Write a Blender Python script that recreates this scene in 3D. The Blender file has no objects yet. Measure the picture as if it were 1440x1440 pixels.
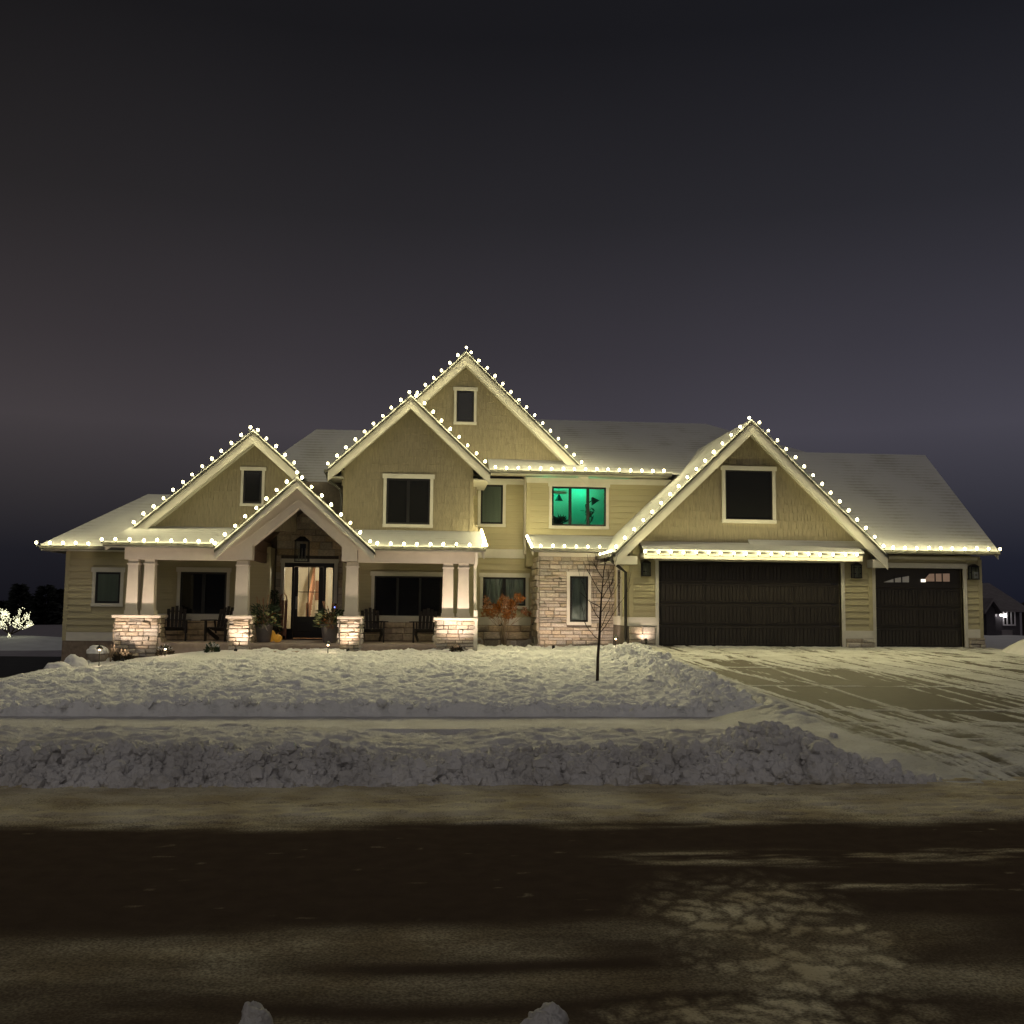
import bpy, bmesh, math, random
import numpy as np
from mathutils import Vector, Matrix
random.seed(7)
R = math.radians
SC = bpy.context.scene
COL = SC.collection

# ------------------------------------------------------------------ camera
CZ = 2.1                       # camera height above the road (standing on the raised verge)
YAW, PITCH, ROLL = R(4.8), math.atan(132/1440), 0.010
_f0 = Vector((math.sin(YAW), math.cos(YAW), 0)); _r0 = Vector((math.cos(YAW), -math.sin(YAW), 0)); _up = Vector((0, 0, 1))
FW = _f0*math.cos(PITCH) + _up*math.sin(PITCH)
_u1 = -_f0*math.sin(PITCH) + _up*math.cos(PITCH)
RT = _r0*math.cos(ROLL) + _u1*math.sin(ROLL)
UP = -_r0*math.sin(ROLL) + _u1*math.cos(ROLL)
cd = bpy.data.cameras.new('camera'); cam = bpy.data.objects.new('camera', cd); COL.objects.link(cam)
m = Matrix.Identity(4)
for i in range(3):
    m[i][0], m[i][1], m[i][2] = RT[i], UP[i], -FW[i]
m[2][3] = CZ
cam.matrix_world = m
cd.sensor_width = 36; cd.lens = 36.0; cd.clip_end = 3000; cd.clip_start = 0.05
SC.camera = cam

def at(px, py, Y):
    """photo pixel + distance of the wall it lies on -> (x, z)"""
    d = FW + RT*((px-720)/1440) - UP*((py-720)/1440)
    t = Y/d.y
    return d.x*t, CZ + d.z*t
def ax(px, py, Y): return at(px, py, Y)[0]
def az(px, py, Y): return at(px, py, Y)[1]
def P(px, py, Y):
    x, z = at(px, py, Y); return Vector((x, Y, z))
def G(px, py, z=0.0):
    """photo pixel on level ground of height z"""
    d = FW + RT*((px-720)/1440) - UP*((py-720)/1440)
    t = (z-CZ)/d.z
    return Vector((d.x*t, d.y*t, z))
def rect(x0, y0, x1, y1, Y):
    ym, xm = (y0+y1)/2, (x0+x1)/2
    return ax(x0, ym, Y), ax(x1, ym, Y), az(xm, y1, Y), az(xm, y0, Y)

# ------------------------------------------------------------------ world, sky glow, exposure
W = bpy.data.worlds.new('World'); SC.world = W; W.use_nodes = True
nt = W.node_tree; nt.nodes.clear()
N = nt.nodes.new; L = nt.links.new
out = N('ShaderNodeOutputWorld'); bg = N('ShaderNodeBackground')
tc = N('ShaderNodeTexCoord'); sep = N('ShaderNodeSeparateXYZ'); L(tc.outputs['Generated'], sep.inputs[0])
ramp = N('ShaderNodeValToRGB'); L(sep.outputs['Z'], ramp.inputs[0])
els = [(0.0, (.008, .008, .012)), (0.045, (.013, .013, .018)), (0.10, (.033, .030, .034)), (0.165, (.055, .048, .053)),
       (0.24, (.039, .034, .038)), (0.36, (.0205, .0188, .0205)), (0.50, (.0095, .0091, .0103)), (1.0, (.009, .0088, .0105))]
cr = ramp.color_ramp
while len(cr.elements) < len(els): cr.elements.new(0.5)
for e, (p, c) in zip(cr.elements, els):
    e.position = p; e.color = (*c, 1)
# the town glow is bluer to the east (+x) and warmer to the west
mr = N('ShaderNodeMapRange'); mr.inputs[1].default_value = -0.35; mr.inputs[2].default_value = 0.6
mr.inputs[3].default_value = 0; mr.inputs[4].default_value = 1; L(sep.outputs['X'], mr.inputs[0])
tint = N('ShaderNodeMix'); tint.data_type = 'RGBA'; L(mr.outputs[0], tint.inputs[0])
tint.inputs[6].default_value = (1.0, .97, .95, 1); tint.inputs[7].default_value = (1.10, 1.20, 1.45, 1)
mul = N('ShaderNodeMix'); mul.data_type = 'RGBA'; mul.blend_type = 'MULTIPLY'; mul.inputs[0].default_value = 1
L(ramp.outputs[0], mul.inputs[6]); L(tint.outputs[2], mul.inputs[7])
nz = N('ShaderNodeTexNoise'); nz.inputs['Scale'].default_value = 2.2; nz.inputs['Detail'].default_value = 3
L(tc.outputs['Generated'], nz.inputs['Vector'])
mr2 = N('ShaderNodeMapRange'); mr2.inputs[1].default_value = .3; mr2.inputs[2].default_value = .7; mr2.inputs[3].default_value = .93; mr2.inputs[4].default_value = 1.07
L(nz.outputs['Fac'], mr2.inputs[0])
L(mul.outputs[2], bg.inputs[0]); L(mr2.outputs[0], bg.inputs[1]); L(bg.outputs[0], out.inputs[0])

sd = bpy.data.lights.new('night_sky_glow', 'SUN'); so = bpy.data.objects.new('night_sky_glow', sd); COL.objects.link(so)
sd.energy = 0.40; sd.angle = R(70); sd.color = (1.0, .92, .86)
so.rotation_euler = (R(48), 0, R(-12))

SC.view_settings.view_transform = 'Standard'; SC.view_settings.look = 'None'
SC.view_settings.gamma = 1; SC.view_settings.exposure = 0.0; SC.view_settings.use_curve_mapping = False
SC.render.engine = 'CYCLES'
cy = SC.cycles
cy.use_denoising = True; cy.denoiser = 'OPENIMAGEDENOISE'; cy.use_light_tree = True
cy.max_bounces = 6; cy.diffuse_bounces = 3; cy.glossy_bounces = 3; cy.transparent_max_bounces = 8; cy.transmission_bounces = 4
cy.caustics_reflective = False; cy.caustics_refractive = False; cy.sample_clamp_indirect = 4.0; cy.sample_clamp_direct = 14.0

# ------------------------------------------------------------------ materials
def mat(name, col, rough=.7, var=0.0, scale=6.0, bump=0.0, bscale=40.0, spec=.3, stretch=(1, 1, 1), col2=None, per_obj=0.0, metal=0.0, emis=None, estr=0.0, detail=6):
    M_ = bpy.data.materials.new(name); M_.use_nodes = True
    t = M_.node_tree; b = t.nodes['Principled BSDF']
    b.inputs['Roughness'].default_value = rough; b.inputs['Specular IOR Level'].default_value = spec
    b.inputs['Metallic'].default_value = metal
    b.inputs['Base Color'].default_value = (*col, 1)
    tcn = t.nodes.new('ShaderNodeTexCoord'); mp = t.nodes.new('ShaderNodeMapping')
    t.links.new(tcn.outputs['Object'], mp.inputs[0]); mp.inputs['Scale'].default_value = stretch
    last = None
    if var or col2:
        n = t.nodes.new('ShaderNodeTexNoise'); n.inputs['Scale'].default_value = scale; n.inputs['Detail'].default_value = detail; n.inputs['Roughness'].default_value = .62
        t.links.new(mp.outputs[0], n.inputs['Vector'])
        cr_ = t.nodes.new('ShaderNodeValToRGB'); t.links.new(n.outputs['Fac'], cr_.inputs[0])
        a = col2 if col2 else tuple(c*(1-var) for c in col)
        bb = col if col2 else tuple(min(1, c*(1+var)) for c in col)
        cr_.color_ramp.elements[0].position = .33; cr_.color_ramp.elements[1].position = .67
        cr_.color_ramp.elements[0].color = (*a, 1); cr_.color_ramp.elements[1].color = (*bb, 1)
        last = cr_.outputs[0]
    if per_obj:
        oi = t.nodes.new('ShaderNodeObjectInfo'); h = t.nodes.new('ShaderNodeHueSaturation')
        m1 = t.nodes.new('ShaderNodeMapRange'); m1.inputs[3].default_value = 1-per_obj; m1.inputs[4].default_value = 1+per_obj
        t.links.new(oi.outputs['Random'], m1.inputs[0]); t.links.new(m1.outputs[0], h.inputs['Value'])
        mth = t.nodes.new('ShaderNodeMath'); mth.operation = 'MULTIPLY_ADD'; mth.inputs[1].default_value = 7.31; mth.inputs[2].default_value = 0
        t.links.new(oi.outputs['Random'], mth.inputs[0])
        fr = t.nodes.new('ShaderNodeMath'); fr.operation = 'FRACT'; t.links.new(mth.outputs[0], fr.inputs[0])
        m2 = t.nodes.new('ShaderNodeMapRange'); m2.inputs[3].default_value = 1-min(.45, per_obj*2); m2.inputs[4].default_value = 1+min(.3, per_obj*1.5)
        t.links.new(fr.outputs[0], m2.inputs[0]); t.links.new(m2.outputs[0], h.inputs['Saturation'])
        if last: t.links.new(last, h.inputs['Color'])
        else: h.inputs['Color'].default_value = (*col, 1)
        last = h.outputs[0]
    if last: t.links.new(last, b.inputs['Base Color'])
    if bump:
        n2 = t.nodes.new('ShaderNodeTexNoise'); n2.inputs['Scale'].default_value = bscale; n2.inputs['Detail'].default_value = 5
        t.links.new(mp.outputs[0], n2.inputs['Vector'])
        bp = t.nodes.new('ShaderNodeBump'); bp.inputs['Strength'].default_value = bump; bp.inputs['Distance'].default_value = .02
        t.links.new(n2.outputs['Fac'], bp.inputs['Height']); t.links.new(bp.outputs[0], b.inputs['Normal'])
    if emis:
        b.inputs['Emission Color'].default_value = (*emis, 1); b.inputs['Emission Strength'].default_value = estr
    return M_

M = {}
M['lap'] = mat('lap_siding_paint', (.40, .358, .228), .6, .06, 3, .12, 30, per_obj=.012, stretch=(.3, 1, 3))
M['shake'] = mat('shake_siding_paint', (.265, .228, .156), .75, .16, 9, .3, 40, stretch=(2.5, 1, .35))
M['trim'] = mat('white_trim_paint', (.60, .575, .51), .5, .05, 3)
M['trim2'] = mat('porch_trim_paint', (.60, .55, .49), .5, .05, 3)
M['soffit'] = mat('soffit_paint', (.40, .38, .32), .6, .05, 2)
M['black'] = mat('black_sash', (.012, .011, .011), .35, spec=.4)
M['gutter'] = mat('dark_gutter_metal', (.035, .033, .028), .4, spec=.5)
M['stone'] = mat('ledge_stone', (.43, .375, .31), .85, .28, 7, .5, 24, per_obj=.22)
M['stone_dk'] = mat('ledge_stone_entry', (.54, .45, .34), .85, .26, 7, .5, 24, per_obj=.24)
M['mortar'] = mat('mortar', (.12, .10, .085), .9, .2, 12, .3)
M['cap'] = mat('limestone_cap', (.58, .52, .45), .8, .12, 6, .25)
M['concrete'] = mat('porch_concrete', (.42, .34, .28), .8, .14, 5, .2, 40)
M['wood_ceil'] = mat('dark_wood_ceiling', (.10, .062, .04), .55, .35, 3, .1, stretch=(1, 8, 1))
M['found'] = mat('foundation_brick', (.20, .155, .12), .85, .25, 8, .3)
M['gdoor'] = mat('garage_door_paint', (.028, .023, .0205), .38, .12, 3, .04, 30, spec=.45)
M['chair'] = mat('dark_chair_plastic', (.030, .024, .021), .45, .2, 6, .1)
M['pot'] = mat('grey_planter', (.16, .145, .15), .45, .15, 5, .1)
M['bark'] = mat('tree_bark', (.045, .032, .026), .85, .3, 14, .4)
M['dry'] = mat('dry_brown_leaf', (.46, .19, .055), .7, .4, 9, per_obj=.1, col2=(.20, .08, .03))
M['stem'] = mat('dry_stem', (.33, .25, .17), .8, .2, 8)
M['ever'] = mat('evergreen_leaf', (.035, .06, .03), .6, .4, 9)
M['pale_leaf'] = mat('pale_green_leaf', (.22, .25, .11), .6, .3, 9)
M['cane'] = mat('tan_reed', (.38, .22, .12), .75, .3, 10)
M['far_tree'] = mat('far_tree_needles', (.022, .026, .024), .9, .3, 3)
M['shrub'] = mat('small_shrub_leaf', (.07, .055, .035), .8, .4, 12)
M['rock'] = mat('boulder', (.21, .18, .16), .9, .3, 3, .6, 10)
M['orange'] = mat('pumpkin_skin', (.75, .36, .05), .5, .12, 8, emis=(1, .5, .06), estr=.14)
M['sled'] = mat('sled_wood', (.26, .13, .08), .55, .3, 5, stretch=(6, 6, .6))
M['rope'] = mat('grey_metal', (.30, .29, .28), .4, .1, 8, metal=.6)
M['whiteplastic'] = mat('white_plastic', (.66, .62, .58), .5, .05, 5)
M['room'] = mat('room_plaster', (.62, .56, .46), .9, .04, 3)
M['roomfloor'] = mat('room_floor', (.25, .15, .08), .5, .3, 4, stretch=(6, 1, 1))
M['blind'] = mat('window_shade_cloth', (.26, .27, .22), .9, .08, 2, stretch=(5, 1, .3))
M['curtain'] = mat('curtain_cloth', (.36, .36, .33), .9, .2, 2.2, stretch=(4, 1, 1))
M['nwall'] = mat('neighbour_siding', (.055, .05, .06), .8, .15, 4)
M['nroof'] = mat('neighbour_roof', (.16, .145, .155), .9, .15, 3)
M['ntrim'] = mat('neighbour_trim', (.42, .40, .44), .7)
M['wire'] = mat('cord_green_black', (.02, .024, .018), .6)
M['brick_red'] = mat('neighbour_brick', (.10, .055, .04), .85, .2, 6)

def emit(name, col, s):
    M_ = bpy.data.materials.new(name); M_.use_nodes = True
    t = M_.node_tree; t.nodes.clear()
    o = t.nodes.new('ShaderNodeOutputMaterial'); e = t.nodes.new('ShaderNodeEmission')
    e.inputs[0].default_value = (*col, 1); e.inputs[1].default_value = s
    t.links.new(e.outputs[0], o.inputs[0]); return M_
M['bulb'] = emit('warm_led_bulb', (1.0, .89, .46), 520)
M['bulb_back'] = emit('warm_led_bulb_back', (1.0, .89, .46), 100)
M['minibulb'] = emit('mini_led', (1.0, .97, .62), 2.2)
M['pathlamp'] = emit('path_lamp_led', (1.0, .72, .42), 25)
M['nlamp'] = emit('neighbour_lamp', (1.0, .95, .88), 12)
M['blueled'] = emit('blue_led', (.12, .2, 1.0), 9)

def glass(name, dark=0.0, col=(.9, .95, .95)):
    M_ = bpy.data.materials.new(name); M_.use_nodes = True
    t = M_.node_tree; t.nodes.clear()
    o = t.nodes.new('ShaderNodeOutputMaterial'); mx = t.nodes.new('ShaderNodeMixShader')
    tr = t.nodes.new('ShaderNodeBsdfTransparent'); tr.inputs[0].default_value = (*col, 1)
    gl = t.nodes.new('ShaderNodeBsdfGlossy'); gl.inputs['Roughness'].default_value = .03
    fr = t.nodes.new('ShaderNodeFresnel'); fr.inputs[0].default_value = 1.5
    t.links.new(fr.outputs[0], mx.inputs[0]); t.links.new(tr.outputs[0], mx.inputs[1]); t.links.new(gl.outputs[0], mx.inputs[2])
    t.links.new(mx.outputs[0], o.inputs[0]); return M_
M['glass'] = glass('clear_glass')
M['darkglass'] = mat('dark_window_glass', (.012, .012, .012), .06, spec=.5)
M['frost'] = mat('lantern_glass', (.35, .32, .27), .25, .2, 8)

def snow_mat(name, base=(.80, .80, .82), dirt=None, bump=.35, bscale=14, attr=None, under=None, urough=.8, uspec=.3, noise_amt=.25, nscale=16):
    """snow; with attr: blends to the ground material under it where the float attribute is low"""
    M_ = bpy.data.materials.new(name); M_.use_nodes = True
    t = M_.node_tree; b = t.nodes['Principled BSDF']; NN = t.nodes.new; LL = t.links.new
    b.inputs['Roughness'].default_value = .75; b.inputs['Specular IOR Level'].default_value = .25
    tcn = NN('ShaderNodeTexCoord')
    n = NN('ShaderNodeTexNoise'); n.inputs['Scale'].default_value = 1.3; n.inputs['Detail'].default_value = 7; LL(tcn.outputs['Object'], n.inputs['Vector'])
    c = NN('ShaderNodeValToRGB'); LL(n.outputs['Fac'], c.inputs[0])
    d = dirt or tuple(x*.86 for x in base)
    c.color_ramp.elements[0].color = (*d, 1); c.color_ramp.elements[1].color = (*base, 1)
    c.color_ramp.elements[0].position = .35; c.color_ramp.elements[1].position = .65
    n2 = NN('ShaderNodeTexNoise'); n2.inputs['Scale'].default_value = bscale; n2.inputs['Detail'].default_value = 8; n2.inputs['Roughness'].default_value = .65; LL(tcn.outputs['Object'], n2.inputs['Vector'])
    bp = NN('ShaderNodeBump'); bp.inputs['Strength'].default_value = bump; bp.inputs['Distance'].default_value = .05
    LL(n2.outputs['Fac'], bp.inputs['Height']); LL(bp.outputs[0], b.inputs['Normal'])
    if attr:
        at_ = NN('ShaderNodeAttribute'); at_.attribute_name = attr
        n3 = NN('ShaderNodeTexNoise'); n3.inputs['Scale'].default_value = nscale; n3.inputs['Detail'].default_value = 6; LL(tcn.outputs['Object'], n3.inputs['Vector'])
        ma = NN('ShaderNodeMath'); ma.operation = 'MULTIPLY_ADD'; ma.inputs[1].default_value = noise_amt*2; ma.inputs[2].default_value = -noise_amt
        LL(n3.outputs['Fac'], ma.inputs[0])
        sq = NN('ShaderNodeMath'); sq.operation = 'MULTIPLY'; LL(at_.outputs['Fac'], sq.inputs[0]); LL(ma.outputs[0], sq.inputs[1])
        ad = NN('ShaderNodeMath'); ad.operation = 'ADD'; LL(at_.outputs['Fac'], ad.inputs[0]); LL(sq.outputs[0], ad.inputs[1])
        mr_ = NN('ShaderNodeMapRange'); mr_.interpolation_type = 'SMOOTHSTEP'; mr_.inputs[1].default_value = .02; mr_.inputs[2].default_value = .98; LL(ad.outputs[0], mr_.inputs[0])
        n4 = NN('ShaderNodeTexNoise'); n4.inputs['Scale'].default_value = 5; n4.inputs['Detail'].default_value = 9; LL(tcn.outputs['Object'], n4.inputs['Vector'])
        c4 = NN('ShaderNodeValToRGB'); LL(n4.outputs['Fac'], c4.inputs[0])
        c4.color_ramp.elements[0].color = (*[x*.7 for x in under], 1); c4.color_ramp.elements[1].color = (*[x*1.25 for x in under], 1)
        mx = NN('ShaderNodeMix'); mx.data_type = 'RGBA'; LL(mr_.outputs[0], mx.inputs[0]); LL(c4.outputs[0], mx.inputs[6]); LL(c.outputs[0], mx.inputs[7])
        LL(mx.outputs[2], b.inputs['Base Color'])
        rr = NN('ShaderNodeMapRange'); rr.inputs[3].default_value = urough; rr.inputs[4].default_value = .75; LL(mr_.outputs[0], rr.inputs[0]); LL(rr.outputs[0], b.inputs['Roughness'])
    else:
        LL(c.outputs[0], b.inputs['Base Color'])
    return M_
M['snow'] = snow_mat('lawn_snow', (.87, .87, .87), (.80, .80, .79), bump=1.0, bscale=15)
M['snowbank'] = snow_mat('ploughed_snow', (.77, .755, .75), (.60, .58, .565), bump=1.0, bscale=26)
M['drive'] = snow_mat('driveway_snow_streaks', (.66, .655, .62), (.50, .49, .45), bump=.4, bscale=20, attr='snow', under=(.085, .068, .045), urough=.7, noise_amt=1.0, nscale=22)
M['road'] = snow_mat('road_asphalt', (.74, .68, .49), (.46, .39, .25), bump=.6, bscale=30, attr='snow', under=(.080, .060, .045), urough=.75, noise_amt=1.1, nscale=55)
M['road'].node_tree.nodes['Principled BSDF'].inputs['Specular IOR Level'].default_value = .0
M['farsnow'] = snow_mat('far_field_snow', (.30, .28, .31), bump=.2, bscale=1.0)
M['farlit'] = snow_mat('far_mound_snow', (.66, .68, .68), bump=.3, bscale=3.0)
M['darkstrip'] = mat('dark_strip_surface', (.030, .030, .033), .75, .25, 1.2, .3, 20)  # even near-black colour for the low strip on the left
M['snowcap'] = snow_mat('snow_cap', bump=.25, bscale=10)

def roof_mat(name, zfreq, snow=.72, shing=(.12, .11, .10), cover=.5):
    """shingle courses dusted with snow: courses follow the height, snow sits on each course"""
    M_ = bpy.data.materials.new(name); M_.use_nodes = True
    t = M_.node_tree; b = t.nodes['Principled BSDF']; NN = t.nodes.new; LL = t.links.new
    b.inputs['Roughness'].default_value = .8; b.inputs['Specular IOR Level'].default_value = .2
    tcn = NN('ShaderNodeTexCoord'); sp = NN('ShaderNodeSeparateXYZ'); LL(tcn.outputs['Object'], sp.inputs[0])
    mu = NN('ShaderNodeMath'); mu.operation = 'MULTIPLY'; mu.inputs[1].default_value = zfreq; LL(sp.outputs['Z'], mu.inputs[0])
    fr = NN('ShaderNodeMath'); fr.operation = 'FRACT'; LL(mu.outputs[0], fr.inputs[0])
    n = NN('ShaderNodeTexNoise'); n.inputs['Scale'].default_value = .8; n.inputs['Detail'].default_value = 6; LL(tcn.outputs['Object'], n.inputs['Vector'])
    n2 = NN('ShaderNodeTexNoise'); n2.inputs['Scale'].default_value = 9; n2.inputs['Detail'].default_value = 4; LL(tcn.outputs['Object'], n2.inputs['Vector'])
    sa = NN('ShaderNodeMath'); sa.operation = 'MULTIPLY_ADD'; sa.inputs[1].default_value = -.34; LL(fr.outputs[0], sa.inputs[0]); LL(n.outputs['Fac'], sa.inputs[2])
    sb = NN('ShaderNodeMath'); sb.operation = 'MULTIPLY_ADD'; sb.inputs[1].default_value = .3; LL(n2.outputs['Fac'], sb.inputs[0]); LL(sa.outputs[0], sb.inputs[2])
    mr_ = NN('ShaderNodeMapRange'); mr_.interpolation_type = 'SMOOTHSTEP'; mr_.inputs[1].default_value = .42-cover*.4; mr_.inputs[2].default_value = .78-cover*.4; LL(sb.outputs[0], mr_.inputs[0])
    mx = NN('ShaderNodeMix'); mx.data_type = 'RGBA'; LL(mr_.outputs[0], mx.inputs[0]); mx.inputs[6].default_value = (*shing, 1); mx.inputs[7].default_value = (snow, snow, snow*1.01, 1)
    LL(mx.outputs[2], b.inputs['Base Color'])
    bp = NN('ShaderNodeBump'); bp.inputs['Strength'].default_value = .22; bp.inputs['Distance'].default_value = .02
    iv = NN('ShaderNodeMath'); iv.operation = 'SUBTRACT'; iv.inputs[0].default_value = 1; LL(fr.outputs[0], iv.inputs[1])
    LL(iv.outputs[0], bp.inputs['Height']); LL(bp.outputs[0], b.inputs['Normal'])
    return M_
M['roof'] = roof_mat('snow_dusted_shingles', 9.0, snow=.50, shing=(.34, .33, .30), cover=.75)
M['roof_snow'] = roof_mat('snow_covered_shingles', 11.0, snow=.45, shing=(.30, .29, .26), cover=.95)

# ------------------------------------------------------------------ mesh helpers
def link(o, parent=None, inv=True):
    COL.objects.link(o)
    if parent is not None:
        o.parent = parent
        if inv: o.matrix_parent_inverse = parent.matrix_world.inverted()
    return o
class MB:
    def __init__(s): s.v = []; s.f = []
    def add(s, vs, fs):
        b = len(s.v); s.v += [tuple(v) for v in vs]; s.f += [tuple(b+i for i in f) for f in fs]; return s
    def box(s, x0, x1, y0, y1, z0, z1):
        return s.add([(x0, y0, z0), (x1, y0, z0), (x1, y1, z0), (x0, y1, z0), (x0, y0, z1), (x1, y0, z1), (x1, y1, z1), (x0, y1, z1)],
                     [(0, 3, 2, 1), (4, 5, 6, 7), (0, 1, 5, 4), (1, 2, 6, 5), (2, 3, 7, 6), (3, 0, 4, 7)])
    def prism(s, pts, y0, y1):
        """polygon of (x,z), counter-clockwise seen from the front (-y), extruded y0..y1"""
        n = len(pts)
        vs = [(x, y0, z) for x, z in pts] + [(x, y1, z) for x, z in pts]
        fs = [tuple(range(n)), tuple(reversed(range(n, 2*n)))] + [(i, n+i, n+(i+1) % n, (i+1) % n) for i in range(n)]
        return s.add(vs, fs)
    def slab(s, pts, t):
        """polygon of 3d points, thickened straight down by t"""
        n = len(pts)
        vs = [tuple(p) for p in pts] + [(p[0], p[1], p[2]-t) for p in pts]
        fs = [tuple(range(n)), tuple(reversed(range(n, 2*n)))] + [(i, n+i, n+(i+1) % n, (i+1) % n) for i in range(n)]
        return s.add(vs, fs)
    def hexa(s, lo, hi):
        return s.add(list(lo)+list(hi), [(0, 3, 2, 1), (4, 5, 6, 7), (0, 1, 5, 4), (1, 2, 6, 5), (2, 3, 7, 6), (3, 0, 4, 7)])
    def frustum(s, cx, cy, z0, z1, w0, w1, d0=None, d1=None):
        d0 = d0 or w0; d1 = d1 or w1
        return s.hexa([(cx-w0/2, cy-d0/2, z0), (cx+w0/2, cy-d0/2, z0), (cx+w0/2, cy+d0/2, z0), (cx-w0/2, cy+d0/2, z0)],
                      [(cx-w1/2, cy-d1/2, z1), (cx+w1/2, cy-d1/2, z1), (cx+w1/2, cy+d1/2, z1), (cx-w1/2, cy+d1/2, z1)])
    def bar(s, a, b, w, h=None, up=(0, 0, 1)):
        a = Vector(a); b = Vector(b); h = h or w
        d = (b-a).normalized(); u = Vector(up)
        if abs(d.dot(u)) > .97: u = Vector((0, 1, 0))
        r = d.cross(u).normalized(); u = r.cross(d).normalized()
        c = lambda p: [p - r*w/2 - u*h/2, p + r*w/2 - u*h/2, p + r*w/2 + u*h/2, p - r*w/2 + u*h/2]
        return s.hexa(c(a), c(b))
    def tube(s, pts, rad, n=6, caps=True):
        pts = [Vector(p) for p in pts]; rads = rad if isinstance(rad, (list, tuple)) else [rad]*len(pts)
        b = len(s.v); rings = []
        for i, p in enumerate(pts):
            d = (pts[min(i+1, len(pts)-1)] - pts[max(i-1, 0)]).normalized()
            u = Vector((0, 0, 1)) if abs(d.z) < .9 else Vector((0, 1, 0))
            r = d.cross(u).normalized(); u = r.cross(d)
            rings.append([len(s.v)+k for k in range(n)])
            s.v += [tuple(p + (r*math.cos(2*math.pi*k/n) + u*math.sin(2*math.pi*k/n))*rads[i]) for k in range(n)]
        for i in range(len(pts)-1):
            for k in range(n):
                s.f.append((rings[i][k], rings[i][(k+1) % n], rings[i+1][(k+1) % n], rings[i+1][k]))
        if caps: s.f.append(tuple(reversed(rings[0]))); s.f.append(tuple(rings[-1]))
        return s
    def lathe(s, prof, cx=0, cy=0, n=16, ribs=0, ribd=0):
        b = len(s.v)
        for r, z in prof:
            for k in range(n):
                a = 2*math.pi*k/n; rr = r*(1 - (ribd*abs(math.sin(a*ribs/2+.0001)) if ribs else 0))
                s.v.append((cx+rr*math.cos(a), cy+rr*math.sin(a), z))
        for i in range(len(prof)-1):
            for k in range(n):
                s.f.append((b+i*n+k, b+i*n+(k+1) % n, b+(i+1)*n+(k+1) % n, b+(i+1)*n+k))
        s.f.append(tuple(b+k for k in reversed(range(n)))); s.f.append(tuple(b+(len(prof)-1)*n+k for k in range(n)))
        return s
    def leaf(s, p, d, w, l, roll=0):
        p = Vector(p); d = Vector(d).normalized(); u = Vector((random.uniform(-1, 1), random.uniform(-1, 1), random.uniform(-1, 1)))
        r = d.cross(u).normalized(); nn = d.cross(r)*(w*.25)
        return s.add([p, p+d*l*.5+r*w/2+nn, p+d*l, p+d*l*.5-r*w/2+nn], [(0, 1, 2), (0, 2, 3)])
    def mesh(s, name, mt=None, smooth=False, bevel=0):
        me = bpy.data.meshes.new(name); me.from_pydata(s.v, [], s.f)
        bm = bmesh.new(); bm.from_mesh(me); bmesh.ops.recalc_face_normals(bm, faces=bm.faces)
        if bevel:
            bmesh.ops.bevel(bm, geom=bm.edges[:], offset=bevel, segments=1, affect='EDGES', profile=.5)
        bm.to_mesh(me); bm.free()
        if mt: me.materials.append(M[mt] if isinstance(mt, str) else mt)
        if smooth: me.polygons.foreach_set('use_smooth', [True]*len(me.polygons))
        me.update(); return me
    def build(s, name, mt, parent=None, smooth=False, bevel=0, inv=True):
        return link(bpy.data.objects.new(name, s.mesh(name, mt, smooth, bevel)), parent, inv)

def tag(o, label=None, cat=None, group=None, kind=None):
    if label: o['label'] = label
    if cat: o['category'] = cat
    if group: o['group'] = group
    if kind: o['kind'] = kind
    return o
def empty(name, loc=(0, 0, 0), rz=0, parent=None):
    o = bpy.data.objects.new(name, None); o.empty_display_size = .2
    o.location = loc; o.rotation_euler = (0, 0, rz); COL.objects.link(o)
    o.matrix_world = Matrix.Translation(loc) @ Matrix.Rotation(rz, 4, 'Z')
    if parent: o.parent = parent; o.matrix_parent_inverse = parent.matrix_world.inverted()
    return o
def copy_tree(o, parent=None):
    c = o.copy(); COL.objects.link(c)
    if parent: c.parent = parent
    for ch in o.children: copy_tree(ch, c)
    return c

# ------------------------------------------------------------------ numpy noise
def _hash(ix, iy, seed):
    h = (ix.astype(np.int64)*374761393 + iy.astype(np.int64)*668265263 + seed*1442695041) & 0xffffffff
    h = ((h ^ (h >> 13))*1274126177) & 0xffffffff
    h = (h ^ (h >> 16)) & 0xffffffff
    return (h & 0xffffff)/float(0xffffff)
def vnoise(x, y, seed=0):
    ix = np.floor(x); iy = np.floor(y); fx = x-ix; fy = y-iy
    fx = fx*fx*fx*(fx*(fx*6-15)+10); fy = fy*fy*fy*(fy*(fy*6-15)+10)
    a = _hash(ix, iy, seed); b = _hash(ix+1, iy, seed); c = _hash(ix, iy+1, seed); d = _hash(ix+1, iy+1, seed)
    return (a*(1-fx)+b*fx)*(1-fy) + (c*(1-fx)+d*fx)*fy
def fbm(x, y, seed=0, oct=4, gain=.5):
    s = 0; a = 1; t = 0
    for o in range(oct):
        s = s + a*vnoise(x*2**o, y*2**o, seed+o*17); t += a; a *= gain
    return s/t
def worley(x, y, seed=0):
    ix = np.floor(x); iy = np.floor(y); f1 = np.full(x.shape, 9.0); f2 = np.full(x.shape, 9.0)
    for dx in (-1, 0, 1):
        for dy in (-1, 0, 1):
            jx = ix+dx + _hash(ix+dx, iy+dy, seed); jy = iy+dy + _hash(ix+dx, iy+dy, seed+91)
            d = np.hypot(x-jx, y-jy)
            f2 = np.where(d < f1, f1, np.minimum(f2, d)); f1 = np.minimum(f1, d)
    return f1, f2
def sstep(a, b, x):
    t = np.clip((x-a)/(b-a), 0, 1); return t*t*(3-2*t)
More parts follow.
